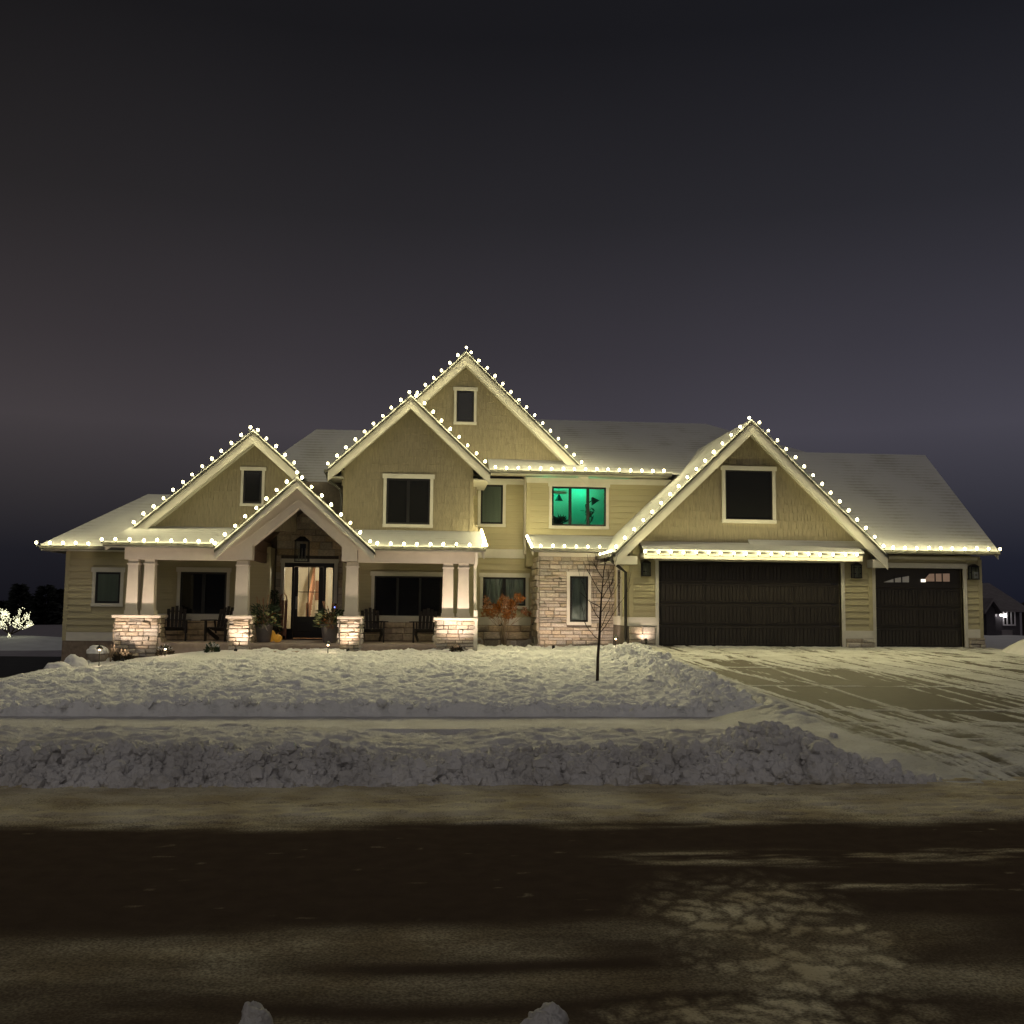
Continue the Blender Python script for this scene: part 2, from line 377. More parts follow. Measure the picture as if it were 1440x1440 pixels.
def grid(name, xs, ys, zf, mt, parent=None, attr=None, smooth=True):
    X, Y = np.meshgrid(xs, ys)
    res = zf(X, Y)
    Z, A = res if attr else (res, None)
    nx, ny = len(xs), len(ys)
    co = np.stack([X, Y, Z], -1).reshape(-1, 3).astype(np.float32)
    i = np.arange((ny-1)*(nx-1)); r = i//(nx-1); c = i % (nx-1); a = r*nx+c
    idx = np.stack([a, a+1, a+nx+1, a+nx], -1).astype(np.int32)
    me = bpy.data.meshes.new(name)
    me.vertices.add(len(co)); me.vertices.foreach_set('co', co.ravel())
    me.loops.add(idx.size); me.loops.foreach_set('vertex_index', idx.ravel())
    me.polygons.add(len(idx)); me.polygons.foreach_set('loop_start', (np.arange(len(idx))*4).astype(np.int32))
    me.update(calc_edges=True)
    me.polygons.foreach_set('use_smooth', np.full(len(idx), smooth))
    if attr:
        at_ = me.attributes.new(attr, 'FLOAT', 'POINT'); at_.data.foreach_set('value', A.reshape(-1).astype(np.float32))
    me.materials.append(M[mt]); me.update()
    return link(bpy.data.objects.new(name, me), parent)
def dense(a, b, lo, hi, step, grow=1.12):
    """coordinates a..b, evenly fine between lo and hi, coarser outside"""
    xs = list(np.arange(lo, hi+step*.5, step)); s = step
    while xs[0] > a: s *= grow; xs.insert(0, max(a, xs[0]-s))
    s = step
    while xs[-1] < b: s *= grow; xs.append(min(b, xs[-1]+s))
    return np.array(xs)

# ================================================================== GROUND
DX0 = 6.15                      # left edge of the driveway
def ground_z(X, Y):
    z = -.95 + .55*sstep(44, 58, Y) + .25*fbm(X*.03, Y*.03, 3, 3)*sstep(40, 80, np.abs(X)+Y)
    return z - .12
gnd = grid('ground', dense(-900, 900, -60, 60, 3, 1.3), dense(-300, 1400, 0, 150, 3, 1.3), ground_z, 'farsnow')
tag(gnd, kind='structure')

def road_f(X, Y):
    edge = 10.05 + .12*(fbm(X*.8, Y*0+1.5, 5, 3)-.5)
    sh = sstep(-.35, .45, Y-edge+.5*(fbm(X*1.3, Y*5, 6, 4)-.5))
    st = fbm(X*.55, Y*7, 11, 5)                     # ruts and streaks along the road
    lump = fbm(X*5, Y*9, 13, 5)
    s = sh*(.98 + .8*(lump-.5) + 1.0*(st-.5))
    s = np.where(Y > 11.6, np.maximum(s, .85), s)
    # thin windblown film on the near lane
    film = sstep(7.25, 6.75, Y + .35*(fbm(X*.5, Y*.4, 21, 3)-.5))*(.27 + .75*(fbm(X*.7, Y*2.6, 22, 4)-.45))
    film = film*sstep(-5.0, -1.2, X)*(1-.8*sstep(3.1, 4.2, X))
    # dark wheel tracks crossing the film
    for yc, x0, w in ((6.25, -.2, .10), (5.62, -.9, .13)):
        film = film*(1 - .85*np.exp(-((Y-yc-.06*(fbm(X*.6, X*0, 33, 2)-.5)*4)/w)**2)*sstep(x0-1, x0+.6, X)*sstep(3.2, 2.0, X))
    s = np.maximum(s, film)
    # thin leftover ridges
    c = G(1150, 1207); band = np.exp(-((Y-c.y-.1*(fbm(X*1.1, X*0+4, 41, 3)-.5)*3)/.26)**2)*sstep(.9, 2.6, X)
    s = np.maximum(s, band*(.30+2.6*(fbm(X*1.3, Y*6, 43, 5, .6)-.48)))
    c2 = G(1300, 1245); band2 = np.exp(-((Y-c2.y-.12*(fbm(X*1.4, X*0+9, 46, 3)-.5))/.15)**2)*sstep(2.3, 3.4, X)
    s = np.maximum(s, band2*(.02+2.4*(fbm(X*1.5, Y*7, 45, 5, .6)-.5)))
    fl = sstep(.80, .87, fbm(X*5.1, Y*12, 47, 2))*sstep(.5, .62, fbm(X*.6, Y*.9, 48, 2))*(Y > 7)
    s = np.maximum(s, .3*fl)
    # lumpy packed ice left on the right of the lane
    wx_ = X+.55*(fbm(X*2.2, Y*1.7, 8, 4, .6)-.5)
    f1, f2 = worley(wx_*5.4, Y*3.3+1.5*fbm(X*2.3, Y*1.5, 9, 4, .6), 51)
    cell = .30+.70*sstep(-.05, .6, f2-f1)*sstep(.25, .6, fbm(X*1.9, Y*2.6, 52, 3)+.12)
    reg = np.exp(-(((X-2.35)/.78)**2 + ((Y-6.75)/1.25)**2)**1.5)
    reg = np.maximum(reg, .75*np.exp(-(((X-1.85)/.95)**2 + ((Y-5.35)/.34)**2)**2))
    ice = reg*cell*(.95 + 1.5*(fbm(X*2.6, Y*2.6, 53, 4)-.45))
    s = np.maximum(s, ice)
    s = np.clip(s, 0, 1)
    z = (.008+.055*sh)*s*(.2+fbm(X*2.6, Y*11, 61, 5, .6)) + .008*fbm(X*3, Y*3, 63, 3)
    return z, s
road = grid('road', dense(-120, 120, -8.5, 9.5, .035, 1.15), dense(2.0, 12.3, 4.4, 12.3, .028, 1.2), road_f, 'road', attr='snow')
tag(road, kind='structure')

def clump(X, Y, sc, seed):
    f1, f2 = worley(X*sc, Y*sc, seed)
    return np.sqrt(np.clip(1-(f1/.78)**2, 0, 1))
XE = 7.45
def bank_z(X, Y):
    # ridge of ploughed snow, then the boulevard strip, then the shovelled pavement
    wob = .22*(fbm(X*.7, X*0+2, 71, 3)-.5)
    t = Y - (11.95 + wob)
    end = sstep(XE+.25, XE-2.6, X+ .25*np.clip(Y-12, 0, 2))*(Y < 14.6) + sstep(XE+.3, XE-.9, X)*(Y >= 14.6)
    pile = np.exp(-(((X-4.85)/.85)**2 + ((Y-13.55)/.75)**2))
    h = (.15 + .10*(fbm(X*.5, X*0+7, 73, 3)-.5)*2)
    ridge = h*sstep(-.05, .75, t)
    amp = sstep(-.05, .25, t)*(1-sstep(.95, 1.7, t))
    amp2 = np.maximum(amp, pile)
    lumps = .20*clump(X, Y, 2.4, 81) + .13*clump(X+7, Y+3, 4.6, 83) + .065*clump(X, Y, 9.5, 85)
    z = ridge + amp2*(lumps - .17)*.8
    flat = .13*(fbm(X*1.6, Y*2.6, 87, 5)-.5)*sstep(1.0, 2.2, t) + .08*(fbm(X*6, Y*8, 88, 4)-.5)*sstep(.6, 2, t)
    z = z + flat + pile*.22
    # boulevard level off toward the pavement
    z = z + .07*sstep(1.0, 3.0, t) - .05*sstep(3.4, 4.1, t)
    z = np.where(t < 0, np.minimum(z, .02)-.05*sstep(0, -.2, t), z)
    walk = sstep(16.15, 16.28, Y + .08*(fbm(X*1.2, X*0, 91, 3)-.5))
    z = z*(1-walk) + (.17 + .02*fbm(X*5, Y*5, 93, 3))*walk
    return z*end + (-.25)*(1-end)
bank = grid('snowbank', dense(-60, XE+.5, -9.0, XE+.5, .032, 1.15), dense(11.6, 18.3, 11.6, 18.3, .034, 1.2), bank_z, 'snowbank')
tag(bank, kind='structure')

def clods(name, n, place, parent, mt='snowbank', seed=0):
    bm = bmesh.new(); bmesh.ops.create_icosphere(bm, subdivisions=2, radius=1.0); bm.verts.ensure_lookup_table()
    base = np.array([v.co[:] for v in bm.verts]); tri = np.array([[v.index for v in f.verts] for f in bm.faces]); bm.free()
    rg = np.random.default_rng(seed); pos, rad = place(rg, n); n = len(pos); vs = []
    for i in range(n):
        o = rg.uniform(0, 50, 3)
        nn = fbm(base[:, 0]*1.9+o[0]+base[:, 2]*1.3, base[:, 1]*1.9+o[1]-base[:, 2]*1.1, 7, 4, .75)
        k = (.30+1.4*nn)*rad[i]
        sc = rg.uniform(.75, 1.25, 3); a = rg.uniform(0, 6.28); c_, s_ = math.cos(a), math.sin(a)
        b = base*k[:, None]*sc; b = np.stack([b[:, 0]*c_-b[:, 1]*s_, b[:, 0]*s_+b[:, 1]*c_, b[:, 2]], 1)
        vs.append(b+pos[i])
    co = np.concatenate(vs).astype(np.float32); idx = np.concatenate([tri+i*len(base) for i in range(n)]).astype(np.int32)
    me = bpy.data.meshes.new(name); me.vertices.add(len(co)); me.vertices.foreach_set('co', co.ravel())
    me.loops.add(idx.size); me.loops.foreach_set('vertex_index', idx.ravel()); me.polygons.add(len(idx)); me.polygons.foreach_set('loop_start', (np.arange(len(idx))*3).astype(np.int32))
    me.update(calc_edges=True); me.polygons.foreach_set('use_smooth', np.zeros(len(idx), bool)); me.materials.append(M[mt]); me.update()
    o = link(bpy.data.objects.new(name, me), parent); o['kind'] = 'stuff'; return o
def bank_place(rg, n):
    x = rg.uniform(-10.0, XE-.2, n); t = rg.uniform(0, 1, n)**1.2*1.45; y = 11.97+t
    wgt = rg.uniform(0, 1, n); keep = (wgt < 1.25-t*.75) & (x < XE-.1-.0*(t)); x, y, t = x[keep], y[keep], t[keep]
    r_ = np.clip(rg.lognormal(-3.38, .55, len(x)), .012, .125)*(1-.25*t)
    z = bank_z(x[None], y[None])[0]
    ok = z > -.1
    return np.stack([x, y, z+r_*.15], 1)[ok], r_[ok]
clods('snow_clods', 10500, bank_place, bank, seed=5)
def pile_place(rg, n):
    x = rg.normal(4.8, .6, n); y = rg.normal(13.5, .5, n); k = (x < XE-.3) & (y > 12.0); x, y = x[k], y[k]
    r_ = np.clip(rg.lognormal(-2.95, .45, len(x)), .02, .12); return np.stack([x, y, bank_z(x[None], y[None])[0]+r_*.15], 1), r_
clods('snow_clods', 300, pile_place, bank, seed=6)
def lawn_base(X, Y):
    z = .30 + (.80-.30)*np.clip((Y-18.0)/11.0, 0, 1.0)
    z = z + .07*np.exp(-(((X-5.4)/1.0)**2 + ((Y-28.6)/1.6)**2))
    xe = -9.1 - .5*sstep(27.0, 31.0, Y)
    z = z - 1.5*sstep(.1, -2.3, X-xe) - (.15 + .20*sstep(24.5, 28, Y))*sstep(-5.5, -9.6, X)
    return z
def lawn_z(X, Y):
    z = lawn_base(X, Y)
    bed = sstep(25.6, 26.6, Y + .5*(fbm(X*.6, Y*.6, 3, 2)-.5))*sstep(-4.2, -5.6, X)       # smooth snow over the planting bed
    bed = np.maximum(bed, .8*sstep(-8.4, -9.6, X))
    rough = 1-.92*bed
    z = z + rough*(.17*(fbm(X*1.5, Y*2.3, 101, 5, .55)-.5) + .20*(fbm(X*4.6, Y*7.4, 103, 4, .66)-.5) + .035*clump(X, Y*1.3, 5.5, 105))
    # shovelled lumps along the driveway edge
    ed = np.exp(-((X-5.75)/.62)**2)*sstep(17.9, 19, Y)*sstep(30.2, 29, Y)
    z = z + ed*(.02 + .11*clump(X, Y, 2.6, 107) + .08*clump(X+3, Y, 5.2, 109))*(1-.5*sstep(26.5, 29, Y))
    z = z + .10*(fbm(X*.35, Y*.35, 111, 2)-.5)
    # wavy front lip, cut upright along the pavement
    yl = 18.02 + .05*(fbm(X*1.6, X*0, 113, 3)-.5)
    lip = .035*np.exp(-((Y-18.25)/.22)**2)*(.3+1.3*fbm(X*1.1, X*0+5, 115, 3))
    z = (z+lip)
    z = np.where(Y < yl, .10, z)
    # driveway side: falls to the concrete
    return z - .6*sstep(DX0-.05, DX0+.35, X)
lawn = grid('lawn', dense(-16, 6.5, -11.6, 6.5, .045, 1.2), np.concatenate([np.arange(17.9, 20, .035), np.arange(20, 32.3, .05)]), lawn_z, 'snow')
tag(lawn, kind='structure')
def edge_place(rg, n):
    y = rg.uniform(18.3, 29.3, n); x = rg.normal(5.75, .38, n); k = x < 6.35; x, y = x[k], y[k]
    r_ = np.clip(rg.lognormal(-3.2, .5, len(x)), .015, .10); return np.stack([x, y, lawn_z(x[None], y[None])[0]+r_*.1], 1), r_
clods('snow_clods', 800, edge_place, lawn, 'snow', seed=7)
def lip_place(rg, n):
    x = rg.uniform(-10, 6, n); y = rg.normal(18.15, .12, n); r_ = np.clip(rg.lognormal(-3.3, .4, n), .015, .08); y = np.maximum(y, 18.06)
    return np.stack([x, y, lawn_z(x[None], y[None])[0]], 1), r_
clods('snow_clods', 260, lip_place, lawn, 'snow', seed=8)

JO = [14.6, 17.6, 20.9, 24.4, 27.6]
def drive_z0(Y): return np.interp(Y, [11.5, 12.2, 13.4, 17.0, 30.2, 31], [-.03, .03, .17, .30, .955, .955])
def drive_f(X, Y):
    wx = X + .10*(Y-20) + .35*(fbm(X*.5, Y*.3, 121, 3)-.5)
    st = fbm(wx*5.2, Y*.36, 123, 4, .62)               # shovel strokes run down the drive
    st2 = fbm(wx*9, Y*.9, 125, 3)
    thr = .60 - .33*np.exp(-(((X-8.2-.14*(24-Y))/1.9)**2 + ((Y-20.5)/4.9)**2)**1.4) - .06*(fbm(X*.4, Y*.4, 127, 2)-.5)
    s = .5 + (st + .35*(st2-.5) - 1.05 + thr)*9
    # far right and the top by the doors keep a thin streaky cover
    s = np.where(Y > 26.2, np.maximum(s, .5 + 4*(fbm(X*.8+.35*Y, Y*3.2, 129, 4)-.5)), s)
    for j in JO:
        jy = j + .05*(fbm(X*.8, X*0+j, 131, 3)-.5)
        s = np.maximum(s, .95*np.exp(-((Y-jy)/.07)**2)*sstep(.15, .4, fbm(X*1.4, X*0+j, 133, 3)))
    for jx in (8.35, 10.6, 12.9, 15.1):
        s = np.maximum(s, .85*np.exp(-((X-jx-.04*(fbm(X*0, Y*.9, 134, 3)-.5))/.055)**2)*sstep(.2, .5, fbm(X*0+jx, Y*.8, 136, 3)))
    s = np.where(Y < 16.2, np.maximum(s, -.35+1.9*fbm(X*1.4, Y*2.6, 135, 5, .6)-.25*np.exp(-(((X-7.2)/.8)**2+((Y-14.6)/1.0)**2))*3.2), s)
    s = np.maximum(s, sstep(DX0+.55, DX0+.1, X+.3*(fbm(X*0, Y*1.5, 137, 3)-.5)))
    s = np.clip(s, 0, 1)
    z = drive_z0(Y) + .022*s*(.4+1.2*fbm(X*7, Y*5, 139, 4)) + .006*fbm(X*14, Y*14, 140, 2)
    lumps = .12*clump(X, Y, 4, 141)*np.exp(-((X-DX0)/.35)**2)*sstep(15.5, 17, Y)
    z = z - 1.2*sstep(DX0-.02, DX0-.25, X)*sstep(17.6, 18.2, Y) - .30*sstep(DX0-.3, DX0-2, X)
    return z + lumps, s
drv = grid('driveway', dense(DX0-2.2, 17.2, DX0-.5, 17.2, .045), np.arange(11.7, 30.32, .045), drive_f, 'drive', attr='snow')
tag(drv, kind='structure')
def lawn2(X, Y): return np.interp(Y, [12, 13, 17, 30, 40], [.1, .4, .4, .9, .9]) + .10*(fbm(X*1.2, Y*1.4, 151, 4)-.5) - .5*sstep(17.6, 17.1, X)
tag(grid('lawn', np.arange(17.0, 45, .22), np.arange(12, 48, .22), lawn2, 'snow'), kind='structure')
# flat near-black sheet over the low ground on the left
dstrip = grid('dark_strip', np.arange(-90, -11, 2.0), np.arange(29.0, 52.1, 1.5), lambda X, Y: ground_z(X, Y)+.10, 'darkstrip'); tag(dstrip, kind='structure')
def mound(X, Y): return ground_z(X, Y) + .55*np.exp(-(((X+23)/5.5)**2 + ((Y-61)/3.6)**2)) - .05
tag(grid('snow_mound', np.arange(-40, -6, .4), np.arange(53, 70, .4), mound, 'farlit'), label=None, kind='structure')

# near verge the photographer stands on
def verge(X, Y): return .28*sstep(4.75, 3.9, Y)+ .22*sstep(4.2, 3, Y) + .05*(fbm(X*2, Y*2, 161, 4)-.5) - .06
tag(grid('near_verge', dense(-60, 60, -6, 6, .12, 1.2), np.arange(-6, 4.8, .12), verge, 'snowbank'), kind='structure')

# ================================================================== HOUSE
YG, YS, YP, YE, YB, YA, YBAY = 30.0, 30.2, 32.0, 33.0, 33.8, 34.4, 32.4
FZ = az(420, 905, 29.5)         # porch floor
GZ = .955                       # garage floor
house = empty('house', (0, 31, .9))
tag(house, 'large two storey house with olive siding, white trim and snowy roofs', 'house')

def cells(X0, X1, Z0, Z1, holes):
    zs = sorted({Z0, Z1, *[min(max(z, Z0), Z1) for h in holes for z in h[2:4]]})
    outp = []
    for a, b in zip(zs, zs[1:]):
        if b-a < 1e-5: continue
        for s, e in spans(X0, X1, (a+b)/2, (a+b)/2, holes): outp.append((s, e, a, b))
    return outp
def spans(X0, X1, za, zb, holes):
    iv = [(X0, X1)]
    for h in holes:
        if h[2] < zb+1e-6 and h[3] > za-1e-6:
            nv = []
            for s, e in iv:
                if h[1] <= s or h[0] >= e: nv.append((s, e)); continue
                if h[0] > s: nv.append((s, h[0]))
                if h[1] < e: nv.append((h[1], e))
            iv = nv
    return [(s, e) for s, e in iv if e-s > .01]
def wall(name, X0, X1, Z0, Z1, Y, holes=(), mt='lap', th=.15):
    mb = MB()
    for s, e, a, b in cells(X0, X1, Z0, Z1, holes): mb.box(s, e, Y, Y+th, a, b)
    return mb.build(name, mt, house)
_bm = MB().add([(0, 0, 0), (1, 0, 0), (1, -1, 0), (0, -1, 0), (0, 0, 1), (1, 0, 1), (1, -.18, 1), (0, -.18, 1)],
               [(0, 1, 2, 3), (4, 7, 6, 5), (3, 2, 6, 7), (0, 4, 5, 1), (0, 3, 7, 4), (1, 5, 6, 2)])
BOARD = _bm.mesh('lap_board', 'lap')
def siding(w, X0, X1, Z0, Z1, Y, holes=(), h=.19, th=.040):
    n = max(1, round((Z1-Z0)/h)); h = (Z1-Z0)/n
    for i in range(n):
        za = Z0+i*h
        for s, e in spans(X0, X1, za+.02, za+h-.02, holes):
            o = bpy.data.objects.new('lap_board', BOARD); o.location = (s, Y-.001, za); o.scale = (e-s, th, h*.995)
            link(o, w)
_rng = random.Random(3)
def stone_mesh(k, mt):
    r = _rng; j = lambda a: r.uniform(-a, a)
    xs = [(-.5, -.5), (.5, -.5), (.5, .5), (-.5, .5)]
    b0 = [(x, 0, z) for x, z in xs]
    b1 = [(x*(1+j(.03)), -.62+j(.15), z*(1+j(.06))) for x, z in xs]
    b2 = [(x*(.86+j(.06)), -1+j(.22), z*(.72+j(.12))) for x, z in xs]
    mb = MB(); mb.add(b0+b1+b2, [(0, 1, 5, 4), (1, 2, 6, 5), (2, 3, 7, 6), (3, 0, 4, 7), (4, 5, 9, 8), (5, 6, 10, 9), (6, 7, 11, 10), (7, 4, 8, 11), (8, 9, 10, 11)])
    return mb.mesh('stone', mt)
STONES = [stone_mesh(k, 'stone') for k in range(12)]
STONES_D = [stone_mesh(k, 'stone_dk') for k in range(8)]
def stones(par, X0, X1, Z0, Z1, Y, holes=(), rh=.15, sw=.36, meshes=None, side=None, joined=None):
    """ledge stones on a front face (side=None) or on a face x=const (side='l'/'r', X0..X1 then run along y)"""
    r = random.Random(int(abs(X0*97+Z0*131+Y*17))); meshes = meshes or STONES
    z = Z0
    while z < Z1-.03:
        h = min(rh*r.uniform(.65, 1.35), Z1-z)
        if Z1-(z+h) < .05: h = Z1-z
        for s, e in spans(X0, X1, z+.02, z+h-.02, holes):
            x = s
            while x < e-.01:
                w = sw*r.uniform(.5, 1.6)
                if e-(x+w) < .14: w = e-x
                th = r.uniform(.035, .115)
                o = bpy.data.objects.new('stone', r.choice(meshes))
                cx, cz = x+w/2, z+h/2
                if side is None: o.location = (cx, Y, cz)
                elif side == 'l': o.location = (Y, cx, cz); o.rotation_euler = (0, 0, -math.pi/2)
                else: o.location = (Y, cx, cz); o.rotation_euler = (0, 0, math.pi/2)
                o.scale = ((w-.012)*(1 if r.random() < .5 else -1), th, h-.012)
                if joined is not None:
                    mw = Matrix.LocRotScale(o.location, o.rotation_euler, o.scale)
                    joined.add([mw @ v.co for v in o.data.vertices], [tuple(p.vertices) for p in o.data.polygons]); bpy.data.objects.remove(o)
                else: link(o, par)
                x += w
        z += h

def window(X0, X1, Z0, Z1, Y, mull=1, fill='dark', label=None, sash=.06, side=.095, head=.14, sillh=.10, parent=None, proud=.045, shade_drop=1.0):
    """outer trim rectangle on a wall at Y: white trim, black sash, panes, and what is behind the glass"""
    par = parent or house
    mb = MB()
    f = Y-proud
    mb.box(X0, X0+side, f, Y+.02, Z0+sillh, Z1-head); mb.box(X1-side, X1, f, Y+.02, Z0+sillh, Z1-head)
    mb.box(X0-.035, X1+.035, f-.018, Y+.02, Z1-head, Z1)
    w = mb.build('window', 'trim', par)
    if label: w['label'] = label
    MB().box(X0-.01, X1+.01, f-.02, Y+.02, Z0, Z0+sillh).build('sill', 'trim', w)
    a, b, c, d = X0+side, X1-side, Z0+sillh, Z1-head
    if proud > .05: Y = Y-.035
    sb = MB(); g = Y-.012
    sb.box(a, a+sash, g, Y+.03, c, d); sb.box(b-sash, b, g, Y+.03, c, d); sb.box(a+sash, b-sash, g, Y+.03, c, c+sash); sb.box(a+sash, b-sash, g, Y+.03, d-sash, d)
    n = mull; pw = (b-a-2*sash-(n-1)*sash*1.6)/n
    for i in range(1, n):
        x = a+sash+i*pw+(i-1)*sash*1.6; sb.box(x, x+sash*1.6, g, Y+.03, c+sash, d-sash)
    sb.build('sash', 'black', w)
    for i in range(n):
        x = a+sash+i*(pw+sash*1.6)
        gl = 'darkglass' if fill == 'dark' else 'glass'
        MB().box(x, x+pw, Y+.004, Y+.010, c+sash, d-sash).build('pane', gl, w)
        if fill in ('blind', 'curtain'):
            if fill == 'blind':
                MB().box(x, x+pw, Y+.03, Y+.035, d-sash-(d-c-2*sash)*shade_drop, d-sash).build('blind', 'blind', w)
            else:
                cv = MB(); k = 26; vs = []; r = random.Random(int(x*100))
                ph = [r.uniform(0, 6) for _ in range(3)]
                for q in range(k+1):
                    xx = x + pw*q/k; yy = Y+.055+.02*math.sin(q*.9+ph[0])+.012*math.sin(q*1.7+ph[1])
                    lean = .10*math.sin(q*.35+ph[2])
                    vs += [(min(max(xx+lean, x), x+pw), yy, c+sash), (xx, yy, d-sash)]
                cv.add(vs, [(2*q, 2*q+2, 2*q+3, 2*q+1) for q in range(k)]); cv.build('curtain', 'curtain', w, smooth=True)
    return w

def gable_roof(ap, lf, rt, Yf, Yb, Ywall, fasc=.30, trim='trim', ceil='soffit', snow='roof_snow', lcut=None, rcut=None):
    (xa, za), (xl, zl), (xr, zr) = ap, lf, rt
    def strip(o1, o2, y0, y1, mt, name, sides='lr', ext=0):
        for s in sides:
            xe, ze = (xl, zl) if s == 'l' else (xr, zr)
            dx = xe-xa; k = (abs(dx)+ext)/abs(dx); xe2, ze2 = xa+dx*k, za+(ze-za)*k
            pts = [(xa, za-o1), (xa, za-o2), (xe2, ze2-o2), (xe2, ze2-o1)]
            if s == 'r': pts = list(reversed(pts))
            MB().prism(pts, y0, y1).build(name, mt, house)
    strip(0, .05, Yf+.03, Yb, snow, 'roof_snow')
    strip(.052, .125, Yf-.03, Yb, 'gutter', 'roof', ext=.02)
    strip(.127, .127+fasc, Yf, Yf+.035, trim, 'rake_board')
    strip(.127, .20, Yf+.037, Ywall, ceil, 'soffit')
def frieze(ap, lf, rt, Y, drop, h, mt='trim', inset=.0):
    (xa, za), (xl, zl), (xr, zr) = ap, lf, rt
    for (xe, ze) in (lf, rt):
        pts = [(xa, za-drop), (xa, za-drop-h), (xe, ze-drop-h), (xe, ze-drop)]
        MB().prism(pts, Y-.03, Y).build('frieze_board', mt, house)

def shakes(par, poly_test, X0, X1, Z0, Z1, Y, holes=(), course=.24, seed=1):
    r = random.Random(seed); mb = MB(); z = Z0; 
    while z < Z1:
        x = X0 + r.uniform(-.1, 0)
        while x < X1:
            w = r.uniform(.07, .19); zz = z + r.uniform(-.03, .03); t = r.uniform(.012, .026)
            c = [(x, zz), (x+w, zz), (x+w, zz+course), (x, zz+course)]
            mid = (x+w/2, zz+course/2)
            if all(poly_test(*q) for q in c) and not any(h[0] < x+w and h[1] > x and h[2] < zz+course and h[3] > zz for h in holes):
                g = .006
                mb.add([(x+g, Y-t, zz), (x+w-g, Y-t-r.uniform(-.004, .004), zz), (x+w-g, Y-.004, zz+course+.03), (x+g, Y-.004, zz+course+.03), (x+g, Y, zz), (x+w-g, Y, zz)],
                       [(0, 1, 2, 3), (4, 5, 1, 0), (0, 3, 4), (1, 5, 2)])
            x += w
        z += course
    o = mb.build('shake_siding', 'shake', par); o['kind'] = 'stuff'; return o
def below_roof(ap, lf, rt, off):
    def t(x, z):
        (xa, za), (xl, zl), (xr, zr) = ap, lf, rt
        zz = za + (zl-za)*(xa-x)/(xa-xl) if x < xa else za + (zr-za)*(x-xa)/(xr-xa)
        return z < zz-off
    return t
def box(name, x0, x1, y0, y1, z0, z1, mt, parent=None, bevel=0): return MB().box(x0, x1, y0, y1, z0, z1).build(name, mt, parent or house, bevel=bevel)

def eave(x0, x1, z, Yf, Ywall, fh=.17, mt='trim', gut=True):
    if gut:
        box('gutter', x0, x1, Yf-.11, Yf-.002, z-.14, z-.035, 'gutter', bevel=.012)
    box('fascia', x0+.02, x1-.02, Yf, Yf+.03, z-.05-fh, z-.05, mt)
    box('soffit', x0+.02, x1-.02, Yf+.032, Ywall, z-.08-fh+.045, z-.08-fh+.065, 'soffit')

# ---------------------------------------------------------------- left wing and porch walls (Y = 32)
XL = ax(91, 850, YP); XR2 = ax(665, 700, YP)
zc1 = az(300, 768, YP)
w_left = rect(130, 798, 174, 853, YP); w_p1 = rect(249, 798, 323, 870, YP); w_p2 = rect(522, 804, 627, 874, YP)
XE0, XE1 = ax(378, 850, YP), ax(481, 850, YP)
zb_l = az(130, 901, YP); zb_t = az(130, 889, YP)
wl = wall('wall', XL, XE0, -1.0, zc1, YP, [w_left, w_p1])
XPIER = ax(200, 850, YP)
siding(wl, XL+.1, XE0, zb_t+.01, zc1-.02, YP, [w_left, w_p1], h=.2)
box('corner_board', XL-.02, XL+.10, YP-.04, YP+.12, zb_l, zc1-.01, 'lap', wl)
box('belly_band', XL+.1, XPIER, YP-.05, YP, zb_l, zb_t, 'trim')
box('foundation', XL-.01, XPIER, YP-.035, YP-.002, -1.0, zb_l-.005, 'found')
box('wall', XL, XL+.15, YP+.152, 42, -1.2, zc1, 'lap')
wr = wall('wall', XE1, XR2, .3, zc1, YP, [w_p2])
siding(wr, XE1, XR2, FZ+.95, zc1-.02, YP, [w_p2], h=.2)
window(*w_left, YP, 1, 'blind', label='small left wing window with pale shade')
window(*w_p1, YP, 2, 'dark'); window(*w_p2, YP, 3, 'dark', sash=.045)
# low stone wainscot behind the chairs
for a, b in ((XPIER-.3, XE0-.25), (XE1+.1, XR2)):
    ws = box('wainscot', a, b, YP-.05, YP-.004, FZ, FZ+.58, 'mortar')
    jm = MB(); stones(ws, a, b, FZ, FZ+.58, YP-.05, rh=.17, sw=.42, meshes=STONES_D, joined=jm)
    so_ = jm.build('stone_veneer', 'stone_dk', ws); so_['kind'] = 'stuff'
    box('belly_band', a, b, YP-.12, YP-.004, FZ+.582, FZ+.78, 'trim')

# ---------------------------------------------------------------- entry recess (Y = 33)
dx0, dx1 = ax(394, 850, YE), ax(474, 850, YE)      # trim outside
dz1 = az(434, 786, YE)
ent = wall('entry_wall', XE0-.3, XE1+.4, .8, 6.0, YE, [(dx0+.02, dx1-.02, 0, dz1-.02)], 'mortar')
apx = ax(420, 700, YE)
def ztop(x): return 5.35 - .9*abs(x-apx)
r_ = random.Random(5)
z = FZ
while z < 5.3:
    h = r_.uniform(.16, .24)
    for s, e in spans(XE0+.05, XE1+.2, z, z+h, [(dx0-.01, dx1+.01, 0, dz1+.01)]):
        x = s
        while x < e-.01:
            w = r_.uniform(.25, .62)
            if e-(x+w) < .15: w = e-x
            if z+h < ztop(x+w/2)+.25:
                o = bpy.data.objects.new('stone', r_.choice(STONES_D)); o.location = (x+w/2, YE, z+h/2); o.scale = (w*.985, r_.uniform(.03, .07), h*.965); link(o, ent)
            x += w
    z += h
box('recess_side_wall', XE0-.15, XE0, YP+.152, YE, .8, zc1, 'lap'); box('corner_board', XE0-.09, XE0+.02, YP-.045, YP+.15, FZ, zc1-.01, 'lap')
box('recess_side_wall', XE1, XE1+.15, YP+.152, YE, .8, zc1, 'lap')
